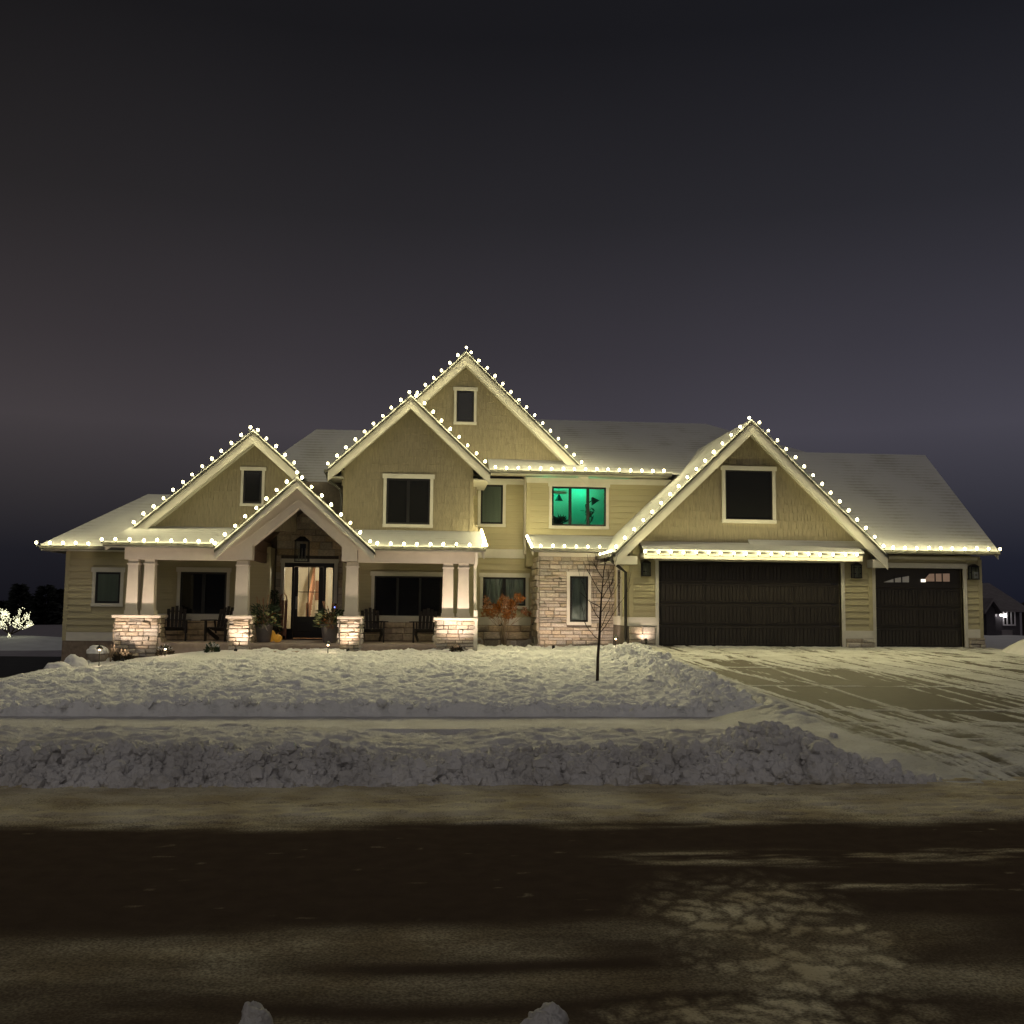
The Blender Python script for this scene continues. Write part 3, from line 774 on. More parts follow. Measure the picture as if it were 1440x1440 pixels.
# door set: trim, black frame with two sidelights and a four-pane door
dt = MB(); dt.box(dx0, dx0+.11, YE-.09, YE+.05, FZ+.02, dz1-.13); dt.box(dx1-.11, dx1, YE-.09, YE+.05, FZ+.02, dz1-.13); dt.box(dx0-.03, dx1+.03, YE-.105, YE+.05, dz1-.13, dz1)
entry = dt.build('entry_door_frame', 'trim', house)
a, b, c, d = dx0+.11, dx1-.11, FZ+.03, dz1-.13
sl0 = ax(399, 850, YE), ax(409.5, 850, YE); sl1 = ax(457.5, 850, YE), ax(467, 850, YE)
gl0, gl1 = ax(418.5, 850, YE), ax(447.5, 850, YE)
gz0, gz1 = az(434, 867, YE), az(434, 798, YE)
sz0 = az(405, 884, YE)
y0, y1 = YE-.02, YE+.05
fr = MB()
for s, e, p, q in cells(a, b, c, d, [(sl0[0], sl0[1], sz0, gz1), (sl1[0], sl1[1], sz0, gz1), (sl0[1]+.07, sl1[0]-.07, c, d-.12)]): fr.box(s, e, y0, y1, p, q)
fr.build('door_surround', 'black', entry)
leaf = MB(); la, lb, lc, ld = sl0[1]+.075, sl1[0]-.075, c+.01, d-.125
for s, e, p, q in cells(la, lb, lc, ld, [(gl0, gl1, gz0, gz1)]): leaf.box(s, e, y0+.015, y1, p, q)
gm, gmz = (gl0+gl1)/2, az(434, 832.5, YE)
leaf.box(gm-.014, gm+.014, y0+.012, y1, gz0, gz1); leaf.box(gl0, gl1, y0+.012, y1, gmz-.012, gmz+.012)
door = leaf.build('door', 'black', entry)
box('kick_panel', la+.18, lb-.18, y0-.004, y0+.014, lc+.2, gz0-.16, 'black', door, bevel=.006)
hb = MB(); hb.tube([(la+.09, y0-.03, FZ+1.0), (la+.09, y0-.06, FZ+1.05), (la+.09, y0-.06, FZ+1.25), (la+.09, y0-.03, FZ+1.3)], .012); hb.box(la+.06, la+.12, y0-.02, y0+.014, FZ+.95, FZ+1.35)
hb.build('handle', 'rope', door)
for s, e, p, q in ((gl0, gm-.014, gz0, gmz-.012), (gm+.014, gl1, gz0, gmz-.012), (gl0, gm-.014, gmz+.012, gz1), (gm+.014, gl1, gmz+.012, gz1)):
    MB().box(s, e, y0+.03, y0+.034, p, q).build('pane', 'glass', door)
for s in (sl0, sl1): MB().box(s[0], s[1], y0+.03, y0+.034, sz0, gz1).build('sidelight_pane', 'glass', entry)
box('threshold', a, b, YE-.16, YE+.05, FZ, FZ+.03, 'black', entry)
# the lit hall behind the door
hx0, hx1, hy1 = dx0-1.3, dx1+1.3, YE+4.2
hall = MB(); hall.box(hx0, hx0+.05, YE+.16, hy1, FZ, FZ+2.75); hall.box(hx1-.05, hx1, YE+.16, hy1, FZ, FZ+2.75); hall.box(hx0, hx1, hy1, hy1+.05, FZ, FZ+2.75); hall.box(hx0, hx1, YE+.16, hy1, FZ+2.75, FZ+2.8)
hall = hall.build('hall', 'room', house)
box('hall_floor', hx0, hx1, YE+.16, hy1, FZ-.04, FZ, 'roomfloor', hall)
st = MB()
for k in range(9): st.box(gm-1.25, gm-.22, YE+2.2+k*.22, YE+2.42+k*.22, FZ, FZ+.18*(k+1))
st.build('stairs', 'room', hall)
for k in range(9):
    MB().box(gm-.26, gm-.225, YE+2.28+k*.22, YE+2.315+k*.22, FZ+.18*(k+1), FZ+.18*(k+1)+.85).build('baluster', 'sled', hall)
MB().bar((gm-.24, YE+2.2, FZ+1.05), (gm-.24, YE+4.15, FZ+2.65), .07).build('stair_rail', 'sled', hall)
box('newel_post', gm-.30, gm-.19, YE+2.12, YE+2.23, FZ, FZ+1.15, 'sled', hall)
box('inner_door_casing', gm+.24, gm+.33, hy1-.03, hy1-.002, FZ, FZ+2.2, 'trim', hall)
box('picture_frame', gm-.22, gm+.05, hy1-.03, hy1-.002, FZ+1.25, FZ+1.95, 'sled', hall)
box('console_table', gm+.02, gm+.75, hy1-.4, hy1-.06, FZ+.72, FZ+.78, 'sled', hall)
hl = bpy.data.lights.new('hall_lamp', 'POINT'); hl.energy = 180; hl.color = (1, .78, .52); hl.shadow_soft_size = .12
ho = bpy.data.objects.new('hall_lamp', hl); ho.location = (gm+.3, YE+2.0, FZ+2.45); link(ho, hall)

# ---------------------------------------------------------------- porch: floor, piers, columns, beam, roof
YPF = 29.45
pf0, pf1 = ax(163, 905, YPF), ax(667, 905, YPF)
pfl = box('porch_floor', pf0, pf1, YPF, YE, .3, FZ-.0, 'concrete', bevel=.01)
box('porch_floor_lip', pf0-.03, pf1+.03, YPF-.04, YPF+.3, FZ-.075, FZ+.004, 'concrete')
sx0, sx1 = ax(374, 920, 28.95), ax(452, 920, 28.95)
box('porch_step', sx0, sx1, 28.85, YPF-.045, .35, FZ-.19, 'concrete', bevel=.012)
def pier(x0, x1, ycap, dep=.62, h0=.5):
    X0, X1 = ax(x0, 890, YPF), ax(x1, 890, YPF); zc = az((x0+x1)/2, ycap, YPF)
    p = box('stone_pier', X0, X1, YPF-.05, YPF-.05+dep, h0, zc-.07, 'mortar')
    stones(p, X0-.02, X1+.02, h0+.1, zc-.075, YPF-.05, rh=.10, sw=.26)
    jm = MB(); stones(p, YPF-.05, YPF-.05+dep, h0+.1, zc-.075, X1, rh=.13, sw=.3, side='r', joined=jm)
    stones(p, YPF-.05, YPF-.05+dep, FZ, zc-.075, X0, rh=.13, sw=.4, side='l', joined=jm)
    jm.build('side_stones', 'stone', p)['kind'] = 'stuff'
    MB().box(X0-.10, X1+.10, YPF-.16, YPF+dep+.06, zc-.07, zc+.01).build('pier_cap', 'cap', p, bevel=.012)
    return zc+.01
zp = [pier(163, 222, 865), pier(323, 350, 866), pier(479, 505, 867), pier(614, 667, 869)]
zbm = az(250, 787, YPF+.1)       # underside of the beam
def column(xt0, xt1, xb0, xb1, zc):
    yc = YPF+.27
    t0, t1, b0, b1 = ax(xt0, 790, yc-.15), ax(xt1, 790, yc-.15), ax(xb0, 860, yc-.17), ax(xb1, 860, yc-.17)
    cx = (t0+t1+b0+b1)/4; wt, wb = (t1-t0), (b1-b0)
    c_ = MB().frustum(cx, yc, zc, zbm-.001, wb, wt).build('column', 'trim2', house)
    MB().frustum(cx, yc, zbm-.15, zbm-.115, wt+.05, wt+.06).build('neck_mould', 'trim2', c_)
    MB().frustum(cx, yc, zc+.001, zc+.12, wb+.05, wb+.045).build('column_base', 'trim2', c_)
for a_, z_ in (((180, 194, 176, 193), 0), ((203, 217, 199, 216), 0), ((332, 348, 330, 349), 1), ((487, 503, 485, 504), 2), ((623, 637, 622, 638), 3), ((645, 659, 643, 660), 3)):
    column(*a_, zp[z_])
bx0, bx1 = ax(174, 780, YPF), ax(669, 780, YPF)
zbt = az(250, 771, YPF)
gx0, gx1 = ax(333, 780, YPF), ax(503, 780, YPF)
box('porch_beam', bx0, gx0, YPF+.08, YPF+.44, zbm, zbt+.02, 'trim2'); box('porch_beam', gx1, bx1, YPF+.08, YPF+.44, zbm, zbt+.02, 'trim2')
box('porch_ceiling', bx0, ax(357, 780, YPF), YPF+.44, YP-.05, zbt-.03, zbt+.01, 'wood_ceil'); box('porch_ceiling', ax(480, 780, YPF), bx1, YPF+.44, YP-.05, zbt-.03, zbt+.01, 'wood_ceil')
box('porch_beam', bx0, bx0+.3, YPF+.44, YP-.05, zbm, zbt-.035, 'trim2'); box('porch_beam', bx1-.3, bx1, YPF+.44, YP-.05, zbm, zbt-.035, 'trim2')
# pent roofs either side of the porch gable
YPE = 29.2
zpe = az(230, 762, YPE); zpt = az(280, 741, YP)
xa0 = ax(146, 764, YPE); xa1 = ax(318, 764, YPE); xb0_ = ax(520, 767, YPE); xb1_ = ax(683, 770, YPE)
xw1 = ax(676, 741, YP)
YGF = 28.95
pg = (at(418, 670, YGF), at(306, 770, YGF), at(530, 773, YGF))
pga = (pg[0][0], pg[0][1]); pz = (pg[1][1]+pg[2][1])/2
pg = (pga, (pga[0]-(pg[2][0]-pg[1][0])/2, pz), (pga[0]+(pg[2][0]-pg[1][0])/2, pz))
slope = (pga[1]-pz)/(pg[2][0]-pga[0])
gi0, gi1 = (pga[1]-zpe)/slope-.06, (pga[1]-zpt)/slope-.06
for q, (s, e) in enumerate(((xa0, 0), (0, xb1_))):
    mb1 = MB(); mb2 = MB()
    if q == 0: pp = [(s, YPE, zpe), (pga[0]-gi0, YPE, zpe), (pga[0]-gi1, YP, zpt), (s, YP, zpt)]
    else: pp = [(pga[0]+gi0, YPE, zpe), (e, YPE, zpe), (e, YP, zpt), (pga[0]+gi1, YP, zpt)]
    mb1.slab(pp, .045).build('roof_snow', 'roof_snow', house)
    mb2.slab([(x_, y_ - (.02 if y_ < 30 else 0), z_-.05) for x_, y_, z_ in pp], .09).build('roof', 'gutter', house)
    MB().slab([(s+.02, YPE+.04, zpe-.15), (s+.06, YPE+.04, zpe-.15), (s+.06, YP, zpt-.15), (s+.02, YP, zpt-.15)], .10).build('rake_board', 'trim', house) if q == 0 else MB().slab([(e-.06, YPE+.04, zpe-.15), (e-.02, YPE+.04, zpe-.15), (e-.02, YP, zpt-.15), (e-.06, YP, zpt-.15)], .2).build('rake_board', 'trim', house)
    eave(s, pga[0]-gi0, zpe, YPE, YPF+.08, fh=.12) if q == 0 else eave(pga[0]+gi0, e, zpe, YPE, YPF+.08, fh=.12)

# porch gable
gable_roof(*pg, YGF, YP+.6, YPF+.1, fasc=.20, ceil='trim2')
YT = YPF-.03
def tp(px, py): return at(px, py, YT)
hw = (ax(503, 787, YT)-ax(333, 787, YT))/2; cxp = pga[0]
ia = az(420, 714, YT); iz = az(420, 768, YT); iw = (ax(483, 768, YT)-ax(357, 768, YT))/2; zlow = az(420, 788, YT)
oz = pga[1]-.2
ow = (oz-(zbt+.02))/slope
face = [(cxp, oz), (cxp-ow, zbt+.02), (cxp-hw, zbt+.02), (cxp-hw, zlow), (cxp-iw, zlow), (cxp-iw, iz), (cxp, ia), (cxp+iw, iz), (cxp+iw, zlow), (cxp+hw, zlow), (cxp+hw, zbt+.02), (cxp+ow, zbt+.02)]
tf = MB().prism(face, YT, YT+.42).build('gable_truss', 'trim2', house)
mid = [(cxp, (oz+ia)/2-.06), (cxp, (oz+ia)/2-.10), (cxp-hw, (oz+ia)/2-.10-hw*slope*.86), (cxp-hw, (oz+ia)/2-.06-hw*slope*.86)]
for s_ in (1, -1):
    MB().prism([(cxp+s_*(x-cxp), z) for x, z in mid], YT-.02, YT-.001).build('truss_batten', 'trim2', tf)
# vaulted ceiling of the entry
vz = pga[1]-.34
for s_ in (-1, 1):
    MB().slab([(cxp, YT+.42, vz), (cxp+s_*1.75, YT+.42, vz-1.75*slope), (cxp+s_*1.75, YE, vz-1.75*slope), (cxp, YE, vz)], .05).build('vault_ceiling', 'wood_ceil', house)
    MB().box(cxp+s_*iw-(.02 if s_ > 0 else .08), cxp+s_*iw+(.08 if s_ > 0 else .02), YT+.42, YE, zbm+.02, iz+.25).build('vault_side', 'wood_ceil', house)

# ---------------------------------------------------------------- gable over the porch, left (Y = 32)
YR = 31.5
def gab(ap, lf, rt, Y):
    a = at(*ap, Y); l = at(*lf, Y); r = at(*rt, Y); hw_ = (r[0]-l[0])/2; zz = (l[1]+r[1])/2
    return (a, (a[0]-hw_, zz), (a[0]+hw_, zz))
g1 = gab((356, 604), (194, 739), (517, 745), YR)
_t = .40; g1 = (g1[0], g1[1], (g1[0][0]+(g1[2][0]-g1[0][0])*_t, g1[0][1]+(g1[2][1]-g1[0][1])*_t))
gable_roof(*g1, YR, 36.2, YP)
gz = zpt-.1
def gwall(g, Y, x0, x1, z0, name='gable_wall', mt='shake', th=.15, drop=.18):
    (xa, za), (xl, zl), (xr, zr) = g
    sl = (za-zl)/(xa-xl)
    f = lambda x: za-drop - sl*abs(x-xa)
    pts = [(x0, z0), (x1, z0)]
    pts += [(x1, max(f(x1), z0+.01)), (xa, za-drop), (x0, max(f(x0), z0+.01))]
    return MB().prism(pts, Y, Y+th).build(name, mt, house)
sl1_ = (g1[0][1]-g1[1][1])/(g1[0][0]-g1[1][0])
hx = (g1[0][1]-.18-gz)/sl1_
gw1 = gwall(g1, YP, g1[0][0]-hx+.02, g1[2][0]-.05, gz)
frieze(*g1, YP, .18, .22)
w_g1 = rect(339, 657, 372, 712, YP)
shakes(gw1, below_roof(*g1, .30), g1[1][0], g1[2][0]-.15, gz, g1[0][1], YP, [w_g1], seed=11)
window(*w_g1, YP, 1, 'dark', side=.075, head=.11, sillh=.08, proud=.06)

# gable over the porch, taller (second storey)
YR2 = 31.55
g2 = gab((578, 555), (463, 657), (691, 662), YR2)
gable_roof(*g2, YR2, 37.5, YP)
X2a, X2b = ax(483, 700, YP), XR2
gw2 = gwall(g2, YP, X2a, X2b, zpt-.12)
frieze(*g2, YP, .18, .2)
w_g2 = rect(539, 667, 609, 742, YP)
shakes(gw2, below_roof(*g2, .30), X2a, X2b, zpt-.1, g2[0][1], YP, [w_g2], seed=12)
box('corner_board', X2b-.10, X2b+.012, YP-.035, YP+.1, zpt-.1, g2[2][1]-.2, 'shake', gw2)
box('corner_board', X2a-.012, X2a+.09, YP-.035, YP+.1, zpt-.1, g2[1][1]-.1, 'shake', gw2)
window(*w_g2, YP, 2, 'dark', proud=.06)
box('wall', X2a, X2a+.15, YP+.152, 40, 3, g2[1][1], 'shake'); box('wall', X2b-.15, X2b-.002, YP+.152, YA, .5, g2[2][1]-.2, 'lap')
box('soffit', g2[1][0], X2a, YR2+.04, 37, g2[1][1]-.30, g2[1][1]-.27, 'soffit'); box('soffit', X2b, g2[2][0]-.02, YR2+.04, YA, g2[2][1]-.30, g2[2][1]-.27, 'soffit')
box('gutter', g2[1][0]-.12, g2[1][0]-.01, YR2+.02, 37, g2[1][1]-.17, g2[1][1]-.06, 'gutter')
dsp = MB().tube([(g2[1][0]-.06, YR2+.35, g2[1][1]-.17), (g2[1][0]-.02, YR2+.38, g2[1][1]-.35), (X2a-.12, YP+.05, g2[1][1]-.62), (X2a-.07, YP+.10, g2[1][1]-.8), (X2a-.07, YP+.10, zpt+.1)], .045).build('downspout', 'gutter', house)

# ---------------------------------------------------------------- recessed wall A, wall B, tall gable, main right roof
ze = az(815, 662, 33.2); YEV = 33.2
XB0 = ax(741, 710, YB)
zAtop = ze-.2
w_a_up = rect(672, 676, 711, 741, YA); w_a_lo = rect(675, 806, 743, 856, YA)
bandA = az(710, 785, YA), az(710, 775, YA)
bandL = az(710, 879, YA), az(710, 868, YA)
XA0 = X2b-.3
wa = wall('wall', XA0, XB0+.6, .3, zAtop, YA, [w_a_up, w_a_lo])
siding(wa, XR2, XB0, bandA[1], zAtop-.1, YA, [w_a_up], h=.19)
siding(wa, XR2-.2, XB0+.5, bandL[1], bandA[0], YA, [w_a_lo], h=.19)
box('belly_band', XR2-.2, XB0+.45, YA-.06, YA, bandA[0], bandA[1]+.06, 'trim')
box('belly_band', XR2-.2, XB0+.5, YA-.06, YA, bandL[0], bandL[1], 'trim')
wsA = box('wainscot', XR2-.2, XB0+.5, YA-.05, YA-.003, .5, bandL[0]-.005, 'mortar')
stones(wsA, XR2-.2, XB0+.45, .72, bandL[0]-.01, YA-.05, rh=.2, sw=.5, meshes=STONES_D)
window(*w_a_up, YA, 1, 'blind', label='tall narrow window with green-grey shade'); window(*w_a_lo, YA, 2, 'curtain')
XG0 = ax(885, 840, YG)               # garage left wall
w_b = rect(772, 679, 856, 744, YB)
XBend = ax(1000, 700, YB)
wb = wall('wall', XB0, XBend, 3.4, zAtop, YB, [(w_b[0]+.08, w_b[1]-.08, w_b[2]+.08, w_b[3]-.1)])
siding(wb, XB0+.09, XBend, az(800, 752, YB), zAtop-.12, YB, [w_b], h=.19)
box('corner_board', XB0-.02, XB0+.09, YB-.035, YA-.03, az(800, 752, YB), zAtop-.12, 'lap', wb)
box('frieze_board', XB0-.02, XBend, YB-.04, YB, zAtop-.16, zAtop+.03, 'trim'); box('frieze_board', XR2, XB0-.02, YA-.04, YA, zAtop-.16, zAtop+.03, 'trim')
box('wall', XB0, XB0+.14, YB+.152, YA, 3.4, zAtop, 'lap')
win_b = window(*w_b, YB, 3, 'clear', label='three pane window glowing green')
# the room with a green lamp
gx_0, gx_1, gz_0, gz_1 = w_b[0]-.8, w_b[1]+.8, w_b[2]-.8, w_b[3]+.35
rm = MB(); rm.box(gx_0, gx_0+.05, YB+.16, YB+2.2, gz_0, gz_1); rm.box(gx_1-.05, gx_1, YB+.16, YB+2.2, gz_0, gz_1); rm.box(gx_0, gx_1, YB+2.2, YB+2.25, gz_0, gz_1); rm.box(gx_0, gx_1, YB+.16, YB+2.2, gz_1, gz_1+.05); rm.box(gx_0, gx_1, YB+.16, YB+2.2, gz_0-.05, gz_0)
rm = rm.build('green_room', 'whiteplastic', house)
for xx in (-.9, .35): 
    gl_ = bpy.data.lights.new('green_lamp', 'POINT'); gl_.energy = 17; gl_.color = (.0, 1, .46); gl_.shadow_soft_size = .1
    go = bpy.data.objects.new('green_lamp', gl_); go.location = ((w_b[0]+w_b[1])/2+xx*1.0, YB+1.7, gz_1-.3); link(go, rm)
box('shelf', w_b[0]+.1, w_b[0]+.66, YB+.5, YB+.8, w_b[3]-.30, w_b[3]-.22, 'whiteplastic', rm)

# main roof right of the tall gable
ridY = 38.35; ridz = az(900, 593.5, ridY)
rx0 = ax(700, 590, ridY); rx1 = ax(992, 596, ridY)
xe0 = ax(688, 660, YEV); xe1 = ax(1010, 668, YEV)
hipX = rx1+(ridY-YEV)
MB().slab([(xe0, YEV, ze), (hipX, YEV, ze), (rx1, ridY, ridz), (xe0, ridY, ridz)], .06).build('roof', 'roof', house)
MB().slab([(hipX, YEV, ze), (hipX, 2*ridY-YEV, ze), (rx1, ridY, ridz)], .06).build('roof', 'roof', house)
MB().slab([(xe0-3, 2*ridY-YEV, ze), (xe0-3, ridY, ridz), (rx1, ridY, ridz), (hipX, 2*ridY-YEV, ze)], .06).build('roof', 'roof', house)
eave(xe0, ax(944, 668, YEV), ze, YEV, YB, fh=.10)
# tall gable
YTG, YTW = 33.7, 34.1
g3 = gab((656, 494), (480, 660), (831, 662), YTG)
gable_roof(*g3, YTG, 38.3, YTW, fasc=.33)
gw3 = gwall(g3, YTW, ax(570, 620, YTW), g3[2][0]-.35, ze-.1)
frieze(*g3, YTW, .18, .26)
w_g3 = rect(638.5, 545, 670, 597.5, YTW)
shakes(gw3, below_roof(*g3, .30), ax(575, 620, YTW), g3[2][0], ze, g3[0][1], YTW, [w_g3], seed=13)
window(*w_g3, YTW, 1, 'dark', side=.085, head=.12, sillh=.09, proud=.06)

# rear roof seen between the two left gables, left hip roof
r2y = 38.0; r2z = az(460, 604, r2y); r2x = ax(445, 604, r2y); r2e = r2z-2.35
MB().slab([(r2x-2.35, r2y-2.35, r2e), (2, r2y-2.35, r2e), (2, r2y, r2z), (r2x, r2y, r2z)], .08).build('roof', 'roof', house)
MB().slab([(r2x-2.35, r2y+2.35, r2e), (r2x-2.35, r2y-2.35, r2e), (r2x, r2y, r2z)], .08).build('roof', 'roof', house)
MB().slab([(2, r2y+2.35, r2e), (r2x-2.35, r2y+2.35, r2e), (r2x, r2y, r2z), (2, r2y, r2z)], .08).build('roof', 'roof', house)
box('wall', r2x-2.0, 2, r2y-2.0, r2y+2.0, 3.5, r2e+.05, 'lap')
YLE = 31.4
xh0 = ax(57, 766, YLE); zle = az(100, 766, YLE); xh1 = ax(178, 767, YLE)
dd = 2.4; zlr = zle+.75*dd
lr = [(xh0, YLE, zle), (g1[0][0], YLE, zle), (g1[0][0], YLE+dd, zlr), (xh0+dd, YLE+dd, zlr)]
MB().slab(lr, .05).build('roof', 'roof', house)
MB().slab([(xh0, YLE+2*dd, zle), (xh0, YLE, zle), (xh0+dd, YLE+dd, zlr)], .05).build('roof', 'roof', house)
MB().slab([(g1[0][0], YLE+2*dd, zle), (xh0, YLE+2*dd, zle), (xh0+dd, YLE+dd, zlr), (g1[0][0], YLE+dd, zlr)], .05).build('roof', 'roof', house)
eave(xh0, xh1, zle, YLE, YP, fh=.13)
box('fascia', xh0+.001, xh0+.03, YLE+.031, YLE+4.8, zle-.18, zle-.055, 'trim')

# ---------------------------------------------------------------- stone bay
bX0 = ax(758, 850, YBAY); bX1 = XG0+.02
zbw = az(810, 783, YBAY)
w_bay = rect(797, 804, 831, 879, YBAY)
bay = wall('stone_bay', bX0, bX1, .6, zbw, YBAY, [w_bay], 'mortar')
stones(bay, bX0, bX1, .75, zbw, YBAY, [w_bay], rh=.112, sw=.30)
box('bay_side', bX0, bX0+.15, YBAY+.152, YA, .6, zbw, 'mortar', bay)
stones(bay, YBAY, YA-.1, .75, zbw, bX0, rh=.2, sw=.6, side='l')
window(*w_bay, YBAY, 1, 'curtain', label='narrow window with swagged curtain in the stone bay')
YBE = 31.9
zbe = az(800, 770, YBE); zbtop = az(800, 752.5, YB)
xs0 = ax(748.5, 770, YBE); xs1 = XG0+.6
MB().slab([(xs0, YBE, zbe), (xs1, YBE, zbe), (xs1, YB, zbtop), (xs0, YB, zbtop)], .045).build('roof_snow', 'roof_snow', house)
MB().slab([(xs0-.02, YBE-.02, zbe-.05), (xs1, YBE-.02, zbe-.05), (xs1, YB, zbtop-.05), (xs0-.02, YB, zbtop-.05)], .09).build('roof', 'gutter', house)
MB().slab([(xs0+.02, YBE+.04, zbe-.145), (xs0+.05, YBE+.04, zbe-.145), (xs0+.05, YB, zbtop-.145), (xs0+.02, YB, zbtop-.145)], .12).build('rake_board', 'trim', house)
eave(xs0, ax(880, 775, YBE), zbe, YBE, YBAY, fh=.09)
box('frieze_board', bX0-.03, XG0-.02, YBAY-.10, YBAY-.001, zbw, zbw+.12, 'trim')

# ---------------------------------------------------------------- garage block
XGM = ax(1226, 840, YG)              # right edge of the gable block
gg = gab((1057, 589), (862, 773), (1245, 780), 29.5)
YGR = 29.5
gable_roof(*gg, YGR, 37.2, YG, fasc=.34, snow='roof_snow')
dd0 = rect(926, 790, 1183, 907, YG)
dd0 = (dd0[0], dd0[1], GZ, dd0[3])
zgt = az(1050, 768, YG)
gws = wall('wall', XG0, XGM, .5, zgt+.05, YG, [dd0])
bl0, bl1 = az(905, 880.5, YG), az(905, 868, YG)
br0, br1 = az(1205, 898, YG), az(1205, 887, YG)
siding(gws, XG0+.1, dd0[0]-.1, bl1, zgt, YG, h=.19)
siding(gws, dd0[1]+.1, XGM-.1, br1, zgt, YG, h=.19)
for x in (XG0+.05, XGM-.05): box('corner_board', x-.06, x+.06, YG-.04, YG+.14, GZ+.0 if x > 10 else bl1, gg[1][1]-.1, 'lap', gws)
box('belly_band', XG0-.02, dd0[0]-.1, YG-.06, YG, bl0, bl1, 'trim'); box('belly_band', dd0[1]+.1, XGM, YG-.062, YG, br0, br1, 'trim')
g_l = box('stone_pier', XG0-.01, dd0[0]-.105, YG-.05, YG-.003, .6, bl0-.004, 'mortar'); stones(g_l, XG0-.02, dd0[0]-.11, .85, bl0-.005, YG-.05, rh=.14, sw=.34)
g_r = box('stone_pier', dd0[1]+.105, XGM+.01, YG-.05, YG-.003, .6, br0-.004, 'mortar'); stones(g_r, dd0[1]+.11, XGM+.02, GZ, br0-.005, YG-.05, rh=.12, sw=.4)
ggx = (gg[0][1]-.18-zgt)/((gg[0][1]-gg[1][1])/(gg[0][0]-gg[1][0]))
gw4 = gwall(gg, YG-.0, gg[0][0]-ggx, gg[0][0]+ggx, zgt+.052)
frieze(*gg, YG, .18, .14)
w_g4 = rect(1015, 656, 1090, 736, YG)
shakes(gw4, below_roof(*gg, .30), gg[1][0], gg[2][0], zgt+.06, gg[0][1], YG, [w_g4], seed=14)
window(*w_g4, YG, 1, 'dark', side=.10, head=.13, sillh=.11, proud=.06, sash=.04)
# pent roof over the wide door
YGP = 29.35
px0, px1 = ax(905, 775, YGP), ax(1214, 781, YGP); zpp = az(1060, 773.5, YGP); zpq = az(1060, 763.5, YG)
MB().slab([(px0, YGP-.07, zpp-.02), (px1, YGP-.07, zpp-.02), (px1, YG-.03, zpq), (px0, YG-.03, zpq)], .045).build('roof_snow', 'roof_snow', house)
MB().slab([(px0-.01, YGP-.06, zpp-.07), (px1+.01, YGP-.06, zpp-.07), (px1+.01, YG-.03, zpq-.05), (px0-.01, YG-.03, zpq-.05)], .05).build('roof', 'gutter', house)
box('fascia', px0+.02, px1-.02, YGP, YGP+.04, zpp-.29, zpp-.105, 'trim'); box('soffit', px0+.02, px1-.02, YGP+.042, YG-.03, zpp-.28, zpp-.25, 'soffit')
MB().prism([(px0+.02, zpp-.105), (px0+.02, zpp-.29), (px0+.06, zpp-.29), (px0+.06, zpp-.105)], YGP+.042, YG-.03).build('pent_return', 'trim', house)
# eave returns of the gable
for s_, xe in ((1, gg[1][0]), (-1, gg[2][0])):
    x_in = XG0+.15 if s_ > 0 else XGM-.15
    a_, b_ = sorted((xe+s_*.02, x_in))
    box('eave_return', a_, b_, YGR+.04, YG, gg[1][1]-.40, gg[1][1]-.16, 'trim')
box('soffit', gg[1][0]+.02, XG0, YG+.001, YB, gg[1][1]-.30, gg[1][1]-.27, 'soffit')
box('gutter', gg[1][0]-.13, gg[1][0]-.015, YGR, YB-.6, gg[1][1]-.17, gg[1][1]-.05, 'gutter')
# garage side wall with its slim window
gsw = box('wall', XG0, XG0+.15, YG+.152, YB, .5, gg[1][1]-.2, 'lap')
sb_h = .19
nb = int((gg[1][1]-.3-bl1)/sb_h)
for i in range(nb):
    o = bpy.data.objects.new('lap_board', BOARD); o.location = (XG0+.001, YBAY, bl1+i*sb_h); o.rotation_euler = (0, 0, -math.pi/2); o.scale = (YBAY-YG-.15, .026, sb_h*.995); link(o, gsw)
sw0 = MB(); yw0, yw1, zw0, zw1 = 31.0, 31.75, az(871, 866, 31.4), az(871, 801, 31.4)
sw0.box(XG0-.06, XG0, yw0, yw0+.09, zw0, zw1); sw0.box(XG0-.06, XG0, yw1-.09, yw1, zw0, zw1); sw0.box(XG0-.075, XG0, yw0-.03, yw1+.03, zw1, zw1+.12); sw0.box(XG0-.07, XG0, yw0, yw1, zw0-.09, zw0)
sww = sw0.build('window', 'trim', house)
box('sash', XG0-.035, XG0-.001, yw0+.09, yw1-.09, zw0, zw1, 'black', sww); box('pane', XG0-.042, XG0-.036, yw0+.15, yw1-.15, zw0+.06, zw1-.06, 'darkglass', sww)
sws = box('stone_base', XG0-.05, XG0-.002, YG-.04, YBAY-.002, .6, bl0, 'mortar', gsw)
box('belly_band', XG0-.05, XG0-.003, YG-.05, YBAY-.002, bl0+.002, bl1, 'trim')

